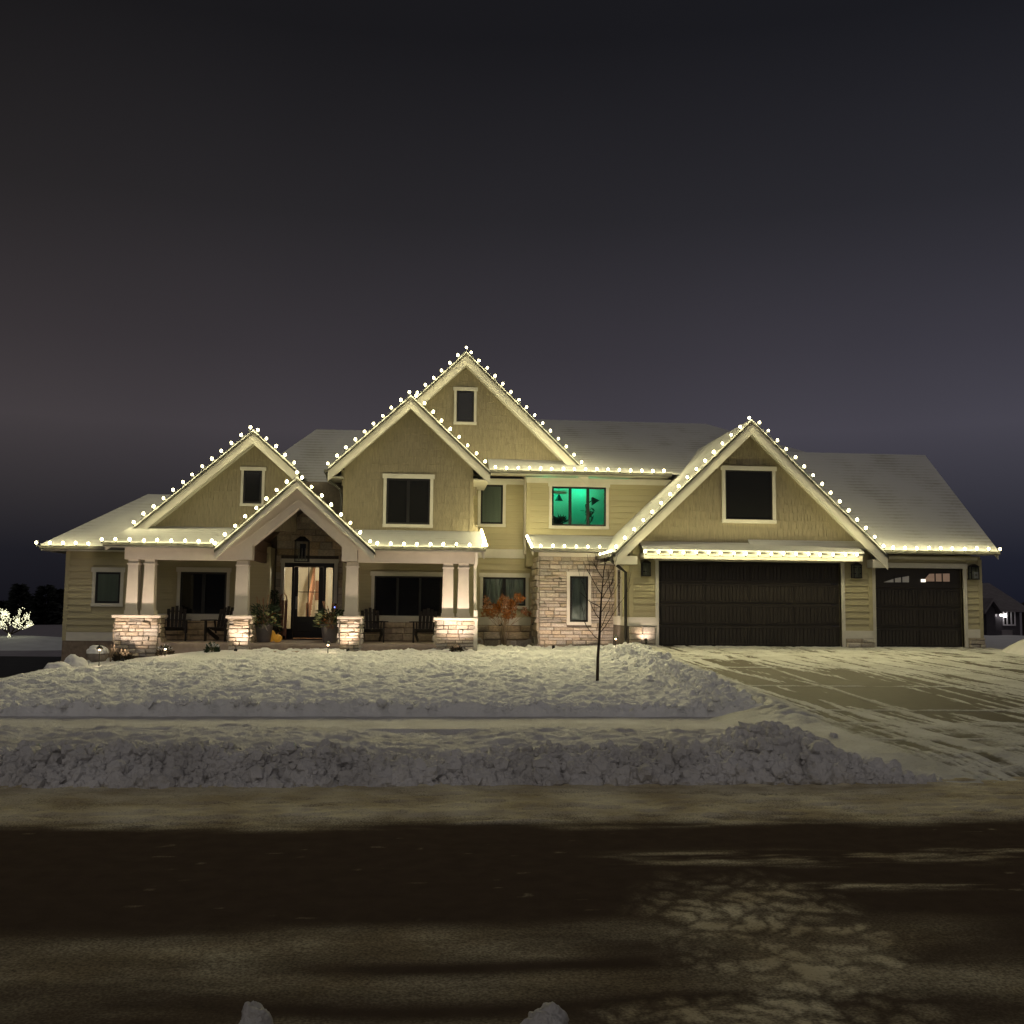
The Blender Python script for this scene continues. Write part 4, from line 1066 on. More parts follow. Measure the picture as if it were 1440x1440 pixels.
def garage_door(X0, X1, Z0, Z1, Y, cols, rows, window_row=False):
    tr = MB(); tr.box(X0-.1, X0, Y-.05, Y+.12, Z0, Z1); tr.box(X1, X1+.1, Y-.05, Y+.12, Z0, Z1); tr.box(X0-.13, X1+.13, Y-.06, Y+.12, Z1, Z1+.15)
    gd = tr.build('garage_door_frame', 'trim', house)
    yd = Y+.14
    rh = (Z1-Z0)/rows
    for r in range(rows):
        sec = MB().box(X0, X1, yd, yd+.05, Z0+r*rh+.004, Z0+(r+1)*rh-.004).build('door_section', 'gdoor', gd, bevel=.003)
        cw = (X1-X0-.12)/cols
        for k in range(cols):
            pa, pb = X0+.06+k*cw+.06, X0+.06+(k+1)*cw-.06; za, zb = Z0+r*rh+.09, Z0+(r+1)*rh-.09
            if window_row and r == rows-1: continue
            pm = MB(); n = max(4, int((pb-pa)/.11)); w_ = (pb-pa)/n
            pm.box(pa-.03, pb+.03, yd-.03, yd-.001, za-.03, za); pm.box(pa-.03, pb+.03, yd-.03, yd-.001, zb, zb+.03)
            pm.box(pa-.03, pa, yd-.03, yd-.001, za, zb); pm.box(pb, pb+.03, yd-.03, yd-.001, za, zb)
            for q in range(n): pm.box(pa+q*w_+.008, pa+(q+1)*w_-.008, yd-.022, yd-.001, za+.004, zb-.004)
            pm.build('door_panel', 'gdoor', gd, bevel=.003)
    box('floor_seal', X0, X1, yd-.01, yd+.05, Z0-.03, Z0+.02, 'black', gd)
    return gd, yd, rh
gd1, yd, rh = garage_door(*dd0, YG, 4, 4)
sd_ = rect(1231, 799, 1355, 908, YS); sd_ = (sd_[0], sd_[1], GZ, sd_[3])
XW1 = ax(1380, 840, YS)
zst = az(1300, 786, YS)
gw5 = wall('wall', XGM-.05, XW1, .5, zst+.1, YS, [sd_])
siding(gw5, sd_[1]+.1, XW1-.1, az(1368, 885, YS), zst, YS, h=.19)
box('corner_board', XW1-.1, XW1+.02, YS-.04, YS+.14, GZ+.3, zst, 'lap', gw5)
box('belly_band', sd_[1]+.1, XW1-.1, YS-.06, YS, az(1368, 897, YS), az(1368, 885, YS), 'trim')
g_k = box('stone_pier', sd_[1]+.105, XW1+.03, YS-.05, YS-.003, .6, az(1368, 897, YS)-.004, 'mortar'); stones(g_k, sd_[1]+.11, XW1+.03, GZ, az(1368, 897, YS)-.005, YS-.05, rh=.12, sw=.3)
box('wall', XW1-.15, XW1, YS+.152, 39, .3, zst+.1, 'lap')
gd2, yd2, rh2 = garage_door(*sd_, YS, 2, 4, window_row=True)
M['gpane'] = mat('lit_garage_pane', (.2, .16, .13), .3, emis=(1, .62, .42), estr=.13)
M['gpane2'] = mat('dim_garage_pane', (.2, .19, .17), .3, emis=(1, .9, .75), estr=.07)
def gwin(pts, mt, cuts):
    q = [at(x, y, yd2) for x, y in pts]
    f_ = MB().prism([(x, z) for x, z in q], yd2-.012, yd2-.001).build('door_window', 'black', gd2)
    cx = sum(x for x, z in q)/len(q); cz = sum(z for x, z in q)/len(q)
    ins = [(cx+(x-cx)*.95, cz+(z-cz)*.86) for x, z in q]
    p_ = MB().prism(ins, yd2-.018, yd2-.0125).build('pane', mt, f_)
    zlo = min(z for x, z in q); zhi = max(z for x, z in q)
    for c_ in cuts:
        x = ax(c_, 813, yd2); MB().box(x-.02, x+.02, yd2-.024, yd2-.0185, zlo, zhi-.03).build('muntin', 'black', f_)
gwin([(1278.6, 819.5), (1241, 819.5), (1258, 813), (1278.6, 809)][::-1], 'gpane2', (1257, 1267.5))
gwin([(1336, 818.8), (1296, 818.5), (1306, 806), (1336, 805.6)][::-1], 'gpane', (1314.5, 1324.5))
lb_ = MB().box(ax(1294.5, 816, yd2), ax(1301, 816, yd2), yd2-.03, yd2-.0255, az(1298, 818.6, yd2), az(1298, 814.5, yd2)); lb_.build('garage_lamp', emit('garage_lamp_led', (1, .92, .75), 1.6), gd2)
# right roof with gable end
YRE = 29.7; zre = az(1320, 773, YRE); xr1 = ax(1404, 775, YRE); yrr = 34.1; zrr = az(1220, 638, yrr)
xr0 = gg[0][0]
MB().slab([(xr0, YRE, zre), (xr1, YRE, zre), (xr1, yrr, zrr), (xr0, yrr, zrr)], .06).build('roof', 'roof', house)
MB().slab([(xr1, 2*yrr-YRE, zre), (xr0, 2*yrr-YRE, zre), (xr0, yrr, zrr), (xr1, yrr, zrr)], .06).build('roof', 'roof', house)
eave(gg[2][0]-.08, xr1, zre, YRE, YS, fh=.09)
MB().add([(XW1-.1, YS+.2, zst), (XW1-.1, 2*yrr-YS, zst), (XW1-.1, yrr, zrr-.1), (XW1-.2, YS+.2, zst), (XW1-.2, 2*yrr-YS, zst), (XW1-.2, yrr, zrr-.1)], [(0, 1, 2), (5, 4, 3), (0, 2, 5, 3)]).build('gable_wall', 'shake', house)
MB().slab([(xr1-.03, YRE, zre-.07), (xr1, YRE, zre-.07), (xr1, yrr, zrr-.07), (xr1-.03, yrr, zrr-.07)], .2).build('rake_board', 'trim', house)
box('wall', XL, XW1, 41.9, 42.05, -.3, 4.2, 'lap')
box('frieze_board', XGM+.02, XW1-.1, YS-.03, YS-.0, zst-.02, zst+.06, 'trim')
# downspouts
xd = gg[1][0]-.07
MB().tube([(xd, YGR+.35, gg[1][1]-.17), (xd+.02, YGR+.36, gg[1][1]-.30), (xd+.28, YG-.02, gg[1][1]-.48), (XG0-.09, YG+.10, gg[1][1]-.62), (XG0-.09, YG+.10, 1.2), (XG0-.14, YG-.02, 1.05)], .05, n=8).build('downspout', 'gutter', house)
xd2 = ax(668.5, 890, YPF)
MB().tube([(xd2, YPE+.02, zpe-.14), (xd2, YPF+.0, zpe-.45), (xd2-.02, YPF+.28, zpe-.6), (xd2, YPF+.3, FZ+.98)], .045, n=8).build('downspout', 'trim', house)
MB().box(xd2-.06, xd2+.055, YPF-.12, YPF-.02, .7, az(668, 858, YPF)).build('downspout_cover', 'trim', house, bevel=.01)
# ================================================================== STRINGS OF BULBS ON THE ROOF EDGES
BR = .044
_bb = bmesh.new(); bmesh.ops.create_icosphere(_bb, subdivisions=1, radius=1.0)
for v in _bb.verts: v.co = Vector((v.co.x*BR, v.co.y*BR, v.co.z*BR*1.25))
BULB = bpy.data.meshes.new('bulb'); _bb.to_mesh(BULB); _bb.free(); BULB.materials.append(M['bulb']); BULB.materials.append(M['bulb_back'])
for p_ in BULB.polygons:      # the diode faces outward, little light leaves toward the wall
    p_.material_index = 0 if p_.normal.dot(Vector((0, -.85, .52))) > .12 else 1
BULB.polygons.foreach_set('use_smooth', [True]*len(BULB.polygons))
SOCKET = MB().lathe([(.018, -.10), (.022, -.06), (.02, -.045)], n=8).mesh('socket', 'wire')
NB = [0]
def light_string(label, pts, spacing=.372, start=True, stop=True):
    pts = [Vector(p) for p in pts]
    root = empty('light_string', pts[0]); tag(root, label, 'string lights', 'bulb strings on the roof edges')
    wire = MB(); wp = []
    rr = random.Random(len(label)*7+int(pts[0].x*10))
    carry = 0 if start else spacing
    for a, b in zip(pts, pts[1:]):
        ln = (b-a).length; d = (b-a)/ln
        t = carry
        while t <= ln+1e-6:
            q = a+d*t + Vector((rr.uniform(-.012, .012), rr.uniform(-.012, .012), rr.uniform(-.012, .014)))
            o = bpy.data.objects.new('bulb', BULB); o.location = q-pts[0]; o.rotation_euler = (rr.uniform(-.45, .35), rr.uniform(-.4, .4), 0); o.scale = (rr.uniform(.9, 1.08),)*3; link(o, root, inv=False)
            s = bpy.data.objects.new('socket', SOCKET); link(s, o, inv=False)
            wp.append(q - Vector((0, 0, .095))); NB[0] += 1
            t += spacing
        carry = t-ln
    full = []
    for i, p in enumerate(wp):
        full.append(p)
        if i+1 < len(wp): full.append((p+wp[i+1])/2 - Vector((0, -.01, .012)))
    if len(full) > 1: wire.tube([p-pts[0] for p in full], .006, n=4); wire.build('wire', 'wire', root, inv=False)
    return root
def V(x, y, z): return Vector((x, y, z))
ZB = .03
def rake(g, Y, which, t0=0.0, t1=1.0):
    (xa, za), (xl, zl), (xr, zr) = g
    e = (xl, zl) if which == 'l' else (xr, zr)
    f = lambda t: V(xa+(e[0]-xa)*t, Y-.075, za+(e[1]-za)*t+.105)
    return f(t0), f(t1)
light_string('bulbs along the eave of the low left wing', [V(xh0-.05, YLE-.19, zle+ZB), V(ax(143, 766, YLE), YLE-.19, zle+ZB)])
light_string('bulbs along the porch eave left of the entry gable', [V(xa0, YPE-.19, zpe+ZB), V(ax(308, 764, YPE), YPE-.19, zpe+ZB)])
a_, b_ = rake(g1, YR, 'l'); light_string('bulbs up the left slope of the leftmost gable', [b_, a_])
a_, b_ = rake(g1, YR, 'r', .11, 1.0); light_string('bulbs down the right slope of the leftmost gable', [a_, b_])
a_, b_ = rake(pg, YGF, 'l', 0, 1.0); light_string('bulbs up the left slope of the entry gable', [b_, a_])
a_, b_ = rake(pg, YGF, 'r', .07, 1.0); light_string('bulbs down the right slope of the entry gable', [a_, b_])
light_string('bulbs along the porch eave right of the entry gable', [V(ax(531, 768, YPE), YPE-.19, zpe+ZB), V(xb1_-.03, YPE-.19, zpe+ZB)])
light_string('short run of bulbs up the right end of the porch roof', [V(xb1_+.02, YPE+.05, zpe+ZB+.02), V(xb1_+.02, YP-.1, zpt+ZB)], start=True)
a_, b_ = rake(g2, YR2, 'l'); light_string('bulbs up the left slope of the second storey gable', [b_, a_])
a_, b_ = rake(g2, YR2, 'r', .06, 1.0); light_string('bulbs down the right slope of the second storey gable', [a_, b_])
a_, b_ = rake(g3, YTG, 'l', 0, .52); light_string('bulbs up the left slope of the highest gable', [b_, a_])
a_, b_ = rake(g3, YTG, 'r', .04, 1.0); light_string('bulbs down the long right slope of the highest gable', [a_, b_])
light_string('bulbs along the upper eave above the green window', [V(ax(696, 661, YEV), YEV-.19, ze+ZB), V(ax(941, 668, YEV), YEV-.19, ze+ZB)])
light_string('short run of bulbs up the left end of the stone bay roof', [V(xs0-.02, YBE+.0, zbe+ZB), V(xs0-.02, YB-.4, zbtop+ZB-.1)])
light_string('bulbs along the eave of the stone bay', [V(xs0+.25, YBE-.19, zbe+ZB), V(ax(846, 772, YBE), YBE-.19, zbe+ZB)])
light_string('bulbs along the short gutter between stone bay and garage', [V(gg[1][0]-.08, YGR+.3, gg[1][1]+ZB-.05), V(gg[1][0]-.08, YBE-.2, gg[1][1]+ZB-.05)], spacing=.45)
a_, b_ = rake(gg, YGR, 'l'); light_string('bulbs up the left slope of the garage gable', [b_, a_])
a_, b_ = rake(gg, YGR, 'r', .055, 1.0); light_string('bulbs down the right slope of the garage gable', [a_, b_])
light_string('bulbs along the pent roof above the wide garage door', [V(px0+.02, YGP-.19, zpp-.11), V(px1, YGP-.19, zpp-.11)])
light_string('bulbs along the eave above the single garage door', [V(ax(1252, 774, YRE), YRE-.19, zre+ZB), V(xr1+.12, YRE-.19, zre+ZB)])

# ================================================================== LAMPS
def spot(x, y, z, aim, energy, label, ang=95, col=(1, .77, .58), blend=.6, size=.05):
    root = empty('landscape_spotlight', (x, y, z)); tag(root, label, 'spotlight', 'garden spotlights in the snow')
    d = (Vector(aim)-Vector((x, y, z))).normalized()
    MB().tube([(0, 0, -.25), (0, 0, .02)], .012, n=6).build('stake', 'black', root, inv=False)
    MB().tube([-d*.09, -d*.02, d*.05], [.03, .045, .048], n=10).build('housing', 'black', root, inv=False)
    ld = bpy.data.lights.new('spot_lamp', 'SPOT'); ld.energy = energy; ld.color = col; ld.spot_size = R(ang); ld.spot_blend = blend; ld.shadow_soft_size = size
    lo = bpy.data.objects.new('spot_lamp', ld); lo.location = d*.07; lo.rotation_euler = d.to_track_quat('-Z', 'Y').to_euler(); link(lo, root, inv=False)
def gz_at(x, y): return float(lawn_z(np.array([[x]]), np.array([[y]]))[0, 0])
for px_, dy, lab, en in ((190, 1.05, 'spotlight in front of the twin columns at the left end of the porch', 230), (337, .5, 'spotlight at the foot of the stone pier left of the door', 105),
                         (492, .5, 'spotlight at the foot of the stone pier right of the door', 105), (640, .95, 'spotlight in front of the twin columns at the right end of the porch', 300)):
    x = ax(px_, 890, YPF); y = YPF-.05-dy; z = max(gz_at(x+i*.1, y+j*.1) for i in (-1, 0, 1) for j in (-1, 0, 1, 2))+.05
    spot(x, y, z-.05, (x + (0 if dy > .9 else (.35 if px_ < 400 else -.35)), YPF+(.1 if dy > .9 else .5), z+2.3), en, lab, ang=118, blend=1.0)
x = ax(770, 900, YBAY); spot(x, YBAY-1.5, gz_at(x, YBAY-1.5)+.04, (x+.1, YBAY, 2.3), 110, 'spotlight below the left corner of the stone bay', ang=110)
x = ax(838, 900, YBAY); spot(x, YBAY-1.6, gz_at(x, YBAY-1.6)+.04, (x-.1, YBAY, 2.2), 80, 'spotlight below the right half of the stone bay', ang=110)
x = ax(904, 900, YG); spot(x, YG-.42, 1.13, (x+.02, YG, 1.5), 14, 'spotlight at the stone foot beside the wide garage door', ang=120)

def path_light(px_, py_, label, h=.42, energy=3.0, lit=True, x=None, y=None):
    if x is None:
        # the pixel meets the sloping lawn
        p = None
        for k in range(60):
            Y = 19+k*.2; xx, zz = at(px_, py_, Y)
            if zz <= gz_at(xx, Y): break
        x, y = (xx, Y) if Y < 28.8 else (ax(px_, py_, 28.8), 28.8)
    z = gz_at(x, y)
    root = empty('path_light', (x, y, z)); tag(root, label, 'path light', 'path lights in the planting bed')
    MB().tube([(0, 0, -.05), (0, 0, h)], .011, n=6).build('stem', 'black', root, inv=False)
    MB().lathe([(.085, h-.015), (.07, h+.03), (.025, h+.07), (.012, h+.09)], n=12).build('hood', 'gutter', root, inv=False)
    if lit:
        MB().lathe([(.02, h-.05), (.024, h-.02), (.02, h-.016)], n=8).build('led', 'pathlamp', root, inv=False)
        ld = bpy.data.lights.new('path_lamp', 'POINT'); ld.energy = energy; ld.color = (1, .74, .5); ld.shadow_soft_size = .03
        lo = bpy.data.objects.new('path_lamp', ld); lo.location = (0, 0, h-.08); link(lo, root, inv=False)
path_light(139, 939, 'path light with dark hood at the left edge of the planting bed', h=.42, energy=4.5)
path_light(232, 923, 'path light glowing behind the small snowy plant', h=.22, energy=3.2)
path_light(461, 921, 'path light glowing beside the porch step', h=.26, energy=2.6)
path_light(866, 909, 'pale path light by the foot of the garage corner', h=.25, energy=1.2)
path_light(704, 921, 'dark hooded path light under the brown hydrangea', h=.62, lit=False, x=ax(704, 905, 33.6), y=33.5)
path_light(750, 921, 'dark hooded path light against the stone bay corner', h=.62, lit=False, x=ax(750, 905, 33.6), y=33.4)

def lantern(px_, py_, Y, label, s=1.0, pend=False, plate=True):
    x, z = at(px_, py_, Y)
    root = empty('wall_lantern' if not pend else 'porch_lantern', (x, Y-.14*s, z)); tag(root, label, 'lantern', 'unlit lanterns on the house')
    w, h = .13*s, .20*s
    f = MB()
    for sx in (-1, 1):
        for sy in (-1, 1): f.box(sx*w-.012, sx*w+.012, sy*w*.8-.012, sy*w*.8+.012, -h, h)
    f.box(-w-.02, w+.02, -w*.8-.02, w*.8+.02, -h-.02, -h); f.box(-w-.02, w+.02, -w*.8-.02, w*.8+.02, h, h+.02)
    f.build('frame', 'black', root, inv=False)
    MB().frustum(0, 0, h+.02, h+.10*s, w*2.3, w*.7, w*1.9, w*.6).build('roof_cap', 'black', root, inv=False)
    MB().box(-w+.013, w-.013, -w*.8+.013, w*.8-.013, -h+.002, h-.002).build('glass', 'glass', root, inv=False)
    for k in (-1, 0, 1) if pend else (0,):
        MB().lathe([(.014, -h*.9), (.014, h*.05), (.006, h*.35)], cx=k*w*.5, n=8).build('candle', 'frost', root, inv=False)
    MB().box(-.06*s, .06*s, w*.8+.02, .14*s, -.1*s, .16*s).build('bracket', 'black', root, inv=False)
lantern(907, 801, YG, 'square lantern left of the wide garage door', .9)
lantern(1202, 804, YG, 'square lantern between the two garage doors', .9)
lantern(1366, 806, YS, 'square lantern right of the single garage door', .9)
lantern(426, 776, YE-.35, 'large square lantern on the stone above the front door', 1.55, pend=True)
# pale square beside the right lantern
xx, zz = at(1370.5, 809, YS)
hn = empty('wall_box', (xx, YS-.05, zz)); tag(hn, 'small pale square box on the siding at the far right corner', 'wall box')
MB().box(-.09, .09, -.03, .03, -.1, .1).build('box_body', 'whiteplastic', hn, inv=False, bevel=.008); MB().box(-.035, .035, -.036, -.031, -.03, .035).build('dial', 'frost', hn, inv=False)
xx, zz = at(471, 854, YE-.15)
db = empty('doorbell', (xx, YE-.10, zz)); tag(db, 'small doorbell with bright blue light right of the front door', 'doorbell')
MB().box(-.05, .05, -.03, .05, -.14, .12).build('doorbell_body', 'black', db, inv=False, bevel=.008); MB().lathe([(.02, -.02), (.022, 0), (.02, .02)], cy=-.035, n=10).build('blue_light', 'blueled', db, inv=False)

# ================================================================== PORCH THINGS
def adirondack(label, x, y, rz):
    root = empty('adirondack_chair', (x, y, FZ), rz); tag(root, label, 'chair', 'dark chairs on the porch')
    b = lambda n, mb: mb.build(n, 'chair', root, inv=False)
    # local: sitter faces -y
    for k in range(5):
        t = (k-2)*.105; top = 1.02-.035*abs(k-2)**1.4
        b('back_slat', MB().bar((t, .30, .32), (t*1.12, .58, top), .092, .02, up=(0, -1, .3)))
    for k in range(5): b('seat_slat', MB().bar((-.27, -.30+k*.125, .40-k*.025), (.27, -.30+k*.125, .40-k*.025), .10, .022))
    for s in (-1, 1):
        b('armrest', MB().box(s*.36-.075, s*.36+.075, -.38, .42, .60, .625)); b('leg', MB().box(s*.31-.02, s*.31+.02, -.34, -.24, 0, .60))
        b('leg', MB().bar((s*.29, -.32, .36), (s*.29, .55, .03), .03, .12)); b('arm_support', MB().bar((s*.31, .30, .60), (s*.31, .40, .22), .03, .06))
    b('back_rail', MB().bar((-.36, .40, .60), (.36, .40, .60), .05, .03)); b('back_rail', MB().bar((-.26, .55, .86), (.26, .55, .86), .05, .03))
for px_, y_, rz, lab in ((246, 31.05, R(10), 'dark slatted porch chair beside the twin left columns'), (309, 31.05, R(-14), 'dark slatted porch chair by the pier left of the door'),
                         (523, 31.0, R(10), 'dark slatted porch chair by the pier right of the door'), (598, 31.0, R(-8), 'dark slatted porch chair beside the twin right columns')):
    adirondack(lab, ax(px_, 890, y_), y_, rz)

def planter(label, px_, y_, seed, tall=1.0):
    r = random.Random(seed); x = ax(px_, 895, y_)
    root = empty('planter', (x, y_, FZ)); tag(root, label, 'planter', 'winter planters by the door')
    p = MB().lathe([(.17, 0), (.19, .02), (.225, .25), (.25, .46), (.275, .48), (.275, .53), (.25, .535), (.23, .50)], n=20).build('pot', 'pot', root, smooth=False, inv=False)
    MB().lathe([(.0, .495), (.235, .5)], n=14).build('soil', 'bark', p, inv=False)
    def spray(name, mt, n, rmax, z0, z1, w, l, lean):
        mb = MB()
        for i in range(n):
            a = r.uniform(0, 6.28); rad = rmax*math.sqrt(r.random()); zz = z0+(z1-z0)*r.random()
            base = Vector((math.cos(a)*rad, math.sin(a)*rad, zz)); d = Vector((math.cos(a)*lean, math.sin(a)*lean, r.uniform(-.2, 1)))
            mb.leaf(base, d, w*r.uniform(.6, 1.3), l*r.uniform(.6, 1.3))
        o = mb.build(name, mt, root, inv=False); return o
    spray('dark_foliage', 'ever', 420, .34, .45, .50+.55*tall, .035, .16, 1.0)
    spray('pale_foliage', 'pale_leaf', 130, .40, .45, .85, .07, .16, 1.4)
    spray('dry_foliage', 'dry', 40, .30, .5, .80, .05, .14, 1.2)
    for i in range(9):
        a = r.uniform(0, 6.28); q = r.uniform(.03, .10); t = r.uniform(.85, 1.25)*(.55+.6*tall)
        e = Vector((math.cos(a)*(q+.16), math.sin(a)*(q+.1), .5+t*.62))
        MB().tube([(math.cos(a)*q, math.sin(a)*q, .5), Vector((math.cos(a)*q, math.sin(a)*q, .5)).lerp(e, .6)+Vector((0, 0, .04)), e], [.008, .007, .014], n=5).build('reed', 'cane', root, inv=False)
    rb = MB()
    for k in range(14): rb.leaf((.05+r.uniform(-.05, .05), -.25, .50+r.uniform(-.05, .05)), (r.uniform(-1, 1), -.6, r.uniform(-1.4, .5)), .04, .16)
    rb.build('ribbon', 'cap' if seed > 20 else 'cane', root, inv=False)
planter('grey planter of evergreens and tall reeds left of the door', 371, 30.3, 21, 1.0)
planter('grey planter with pale leaves and ribbon right of the door', 463.5, 30.3, 8, .8)
def pumpkin(px_, y_, rad, label, sq=.8):
    x = ax(px_, 900, y_); root = empty('pumpkin', (x, y_, FZ)); tag(root, label, 'pumpkin', 'orange pumpkins by the door')
    prof = [(rad*math.sin(t), rad*sq*(1-math.cos(t))) for t in [math.pi*k/9 for k in range(1, 9)]]
    MB().lathe(prof, n=32, ribs=9, ribd=.12).build('rind', 'orange', root, smooth=True, inv=False)
    MB().tube([(0, 0, rad*sq*1.9), (.01, 0, rad*sq*2.2), (.03, 0, rad*sq*2.35)], [.02, .014, .012], n=6).build('stalk', 'cane', root, inv=False)
pumpkin(381, 30.7, .14, 'taller orange pumpkin beside the left planter', 1.25); pumpkin(390, 30.25, .14, 'squat yellow-orange pumpkin in front of the wooden sled', .85)
# sled leaning by the door
x = ax(396.5, 880, 32.55); sl = empty('wooden_sled', (x, 32.5, FZ)); tag(sl, 'tall brown wooden sled leaning upright left of the door', 'sled')
for s in (-1, 1):
    MB().tube([(s*.13, -.02, 0), (s*.12, .12, .7), (s*.11, .24, 1.2), (s*.08, .24, 1.36), (s*.03, .20, 1.42)], .02, n=6).build('runner', 'sled', sl, inv=False)
for k in range(3): MB().bar((-.085+k*.085, .005, .12), (-.085+k*.085, .205, 1.22), .072, .018, up=(0, -1, .2)).build('deck_slat', 'sled', sl, inv=False)
for zz in (.25, .7, 1.1): MB().bar((-.14, .03+zz*.16, zz), (.14, .03+zz*.16, zz), .04, .02).build('cross_bar', 'sled', sl, inv=False)
# narrow dark spruce behind the planter
def conifer(name, label, x, y, z, h, w, mt, n, seed, group=None, lw=.10, ll=.25):
    r = random.Random(seed); root = empty(name, (x, y, z)); tag(root, label, 'tree', group)
    MB().tube([(0, 0, 0), (0, 0, h*.9)], [w*.05+.01, .008], n=6).build('trunk', 'bark', root, inv=False)
    mb = MB()
    for i in range(n):
        t = r.random()**.7; zz = h*(.06+.94*(1-t)) if r.random() < .0 else h*(.06+.92*r.random())
        rad = w/2*(1-zz/h)**.85*(.55+.45*r.random()) + .02
        k = .75+.25*math.sin(zz/h*34)
        a = r.uniform(0, 6.28); p = Vector((math.cos(a)*rad*k, math.sin(a)*rad*k, zz))
        mb.leaf(p, (math.cos(a), math.sin(a), r.uniform(-.35, .35)), lw*r.uniform(.6, 1.4), ll*r.uniform(.6, 1.4))
    mb.build('crown', mt, root, inv=False); return root
conifer('potted_spruce', 'narrow dark spruce between the left planter and the sled', ax(385, 880, 32.4), 32.35, FZ, 1.55, .5, 'ever', 900, 4, lw=.03, ll=.12)

# ================================================================== PLANTS IN THE BED
def branchy(mb, p, d, ln, rad, depth, r, spread=.5, up=.15, seg=3, kids=(2, 3), tips=None, minr=.0025):
    pts = [p]; q = p; dd_ = d.normalized()
    for i in range(seg):
        dd_ = (dd_ + Vector((r.uniform(-.12, .12), r.uniform(-.12, .12), r.uniform(-.03, up)))).normalized(); q = q+dd_*ln/seg; pts.append(q)
    mb.tube(pts, [max(minr, rad*(1-.5*i/seg)) for i in range(seg+1)], n=5, caps=False)
    if tips is not None and depth <= 1: tips += pts[1:]
    if depth > 0:
        for k in range(r.randint(*kids)):
            t = r.uniform(.35, 1.0); b = pts[min(int(t*seg), seg-1)].lerp(pts[min(int(t*seg)+1, seg)], t*seg-int(t*seg) if int(t*seg) < seg else 0)
            nd = (dd_ + Vector((r.uniform(-1, 1), r.uniform(-1, 1), r.uniform(-.2, .6)))*spread*1.3).normalized()
            branchy(mb, b, nd, ln*r.uniform(.5, .75), rad*.55, depth-1, r, spread, up, seg, kids, tips, minr)
# young bare tree on the lawn
ty = 21.9; tx, _ = at(840, 955, ty); tz = gz_at(tx, ty)
tree = empty('bare_sapling', (tx, ty, tz)); tag(tree, 'thin bare young tree standing on the snowy front lawn', 'tree')
hT = 2.72; r = random.Random(12)
tpts = [Vector((.0, 0, -.05)), Vector((.01, 0, .5)), Vector((.045, 0, 1.0)), Vector((.06, 0, 1.35)), Vector((.085, 0, 1.8)), Vector((.13, .0, 2.3)), Vector((.17, 0, hT))]
trunk = MB().tube(tpts, [.036, .031, .027, .024, .016, .009, .004], n=8).build('trunk', 'bark', tree, inv=False, smooth=True)
for zb_, side, ln in ((.88, -1, .62), (1.02, 1, .92), (1.10, 1, .5), (1.32, -.6, .5), (1.45, 1, .75), (1.58, -1, .7), (1.75, .7, .5), (1.86, -.8, .6), (2.02, 1, .5), (2.2, -.7, .4), (2.38, .6, .28)):
    xb = float(np.interp(zb_, [p.z for p in tpts], [p.x for p in tpts]))
    mb = MB(); branchy(mb, Vector((xb, 0, zb_)), Vector((side*r.uniform(.5, 1.0), r.uniform(-.8, .8), r.uniform(.2, .8))), ln*r.uniform(.8, 1.1), .010, 2, r, .5, .42, seg=4, kids=(1, 3), minr=.0035)
    mb.build('branch', 'bark', tree, inv=False)
# hydrangea with dry brown heads
hy = 33.2; hx_, _ = at(709, 900, hy); hz = gz_at(hx_, 32.2)
hyd = empty('hydrangea_bush', (hx_, hy, hz)); tag(hyd, 'hydrangea bush with dry rusty brown heads below the curtained window', 'bush')
r = random.Random(31); tips = []
stem = MB()
for k in range(20):
    a = r.uniform(0, 6.28); e = Vector((math.cos(a)*r.uniform(.15, .75), math.sin(a)*r.uniform(.1, .5), r.uniform(1.0, 1.6)))
    c0 = Vector((math.cos(a)*.05, math.sin(a)*.05, 0)); mid_ = c0.lerp(e, .45)+Vector((-math.cos(a)*.10, 0, .16))
    stem.tube([c0, mid_, e], [.012, .009, .006], n=5, caps=False); tips.append(e)
    e2 = e+Vector((r.uniform(-.22, .22), r.uniform(-.15, .15), r.uniform(-.1, .12))); stem.tube([mid_, e2], [.008, .005], n=4, caps=False); tips.append(e2)
stem.build('stems', 'stem', hyd, inv=False)
for k, e in enumerate(tips):
    fl = MB()
    for i in range(60):
        d = Vector((r.gauss(0, 1), r.gauss(0, 1), r.gauss(0, .8))).normalized(); fl.leaf(e+d*r.uniform(.03, .11), d+Vector((r.uniform(-.6, .6), r.uniform(-.6, .6), r.uniform(-.6, .6))), .045, .06)
    fl.build('flower_head', 'dry', hyd, inv=False)
def small_plant(px_, py_, label, rad, h, mt='shrub', n=160, snowy=True, seed=1):
    for k in range(80):
        Y = 22+k*.15; xx, zz = at(px_, py_, Y)
        if zz <= gz_at(xx, Y): break
    if Y > 28.9: Y = 28.9; xx = ax(px_, py_, Y)
    r = random.Random(seed); z = gz_at(xx, Y); root = empty('small_shrub', (xx, Y, z)); tag(root, label, 'shrub', 'small shrubs in the planting bed')
    fo = MB(); sn = MB(); st_ = MB()
    for i in range(7):
        a = r.uniform(0, 6.28); st_.tube([(0, 0, 0), (math.cos(a)*rad*.6, math.sin(a)*rad*.6, h*r.uniform(.6, 1))], [.008, .004], n=4)
    for i in range(n):
        d = Vector((r.gauss(0, 1), r.gauss(0, 1), abs(r.gauss(0, .9)))).normalized(); q = Vector((d.x*rad, d.y*rad, d.z*h))*r.uniform(.5, 1)
        (sn if snowy and q.z > h*.45 and r.random() < .6 else fo).leaf(q, d+Vector((r.uniform(-.5, .5), r.uniform(-.5, .5), r.uniform(-.3, .5))), .05, .10)
    st_.build('stems', 'stem', root, inv=False); fo.build('foliage', mt, root, inv=False)
    if sn.v: sn.build('snow_on_leaves', 'snowcap', root, inv=False)
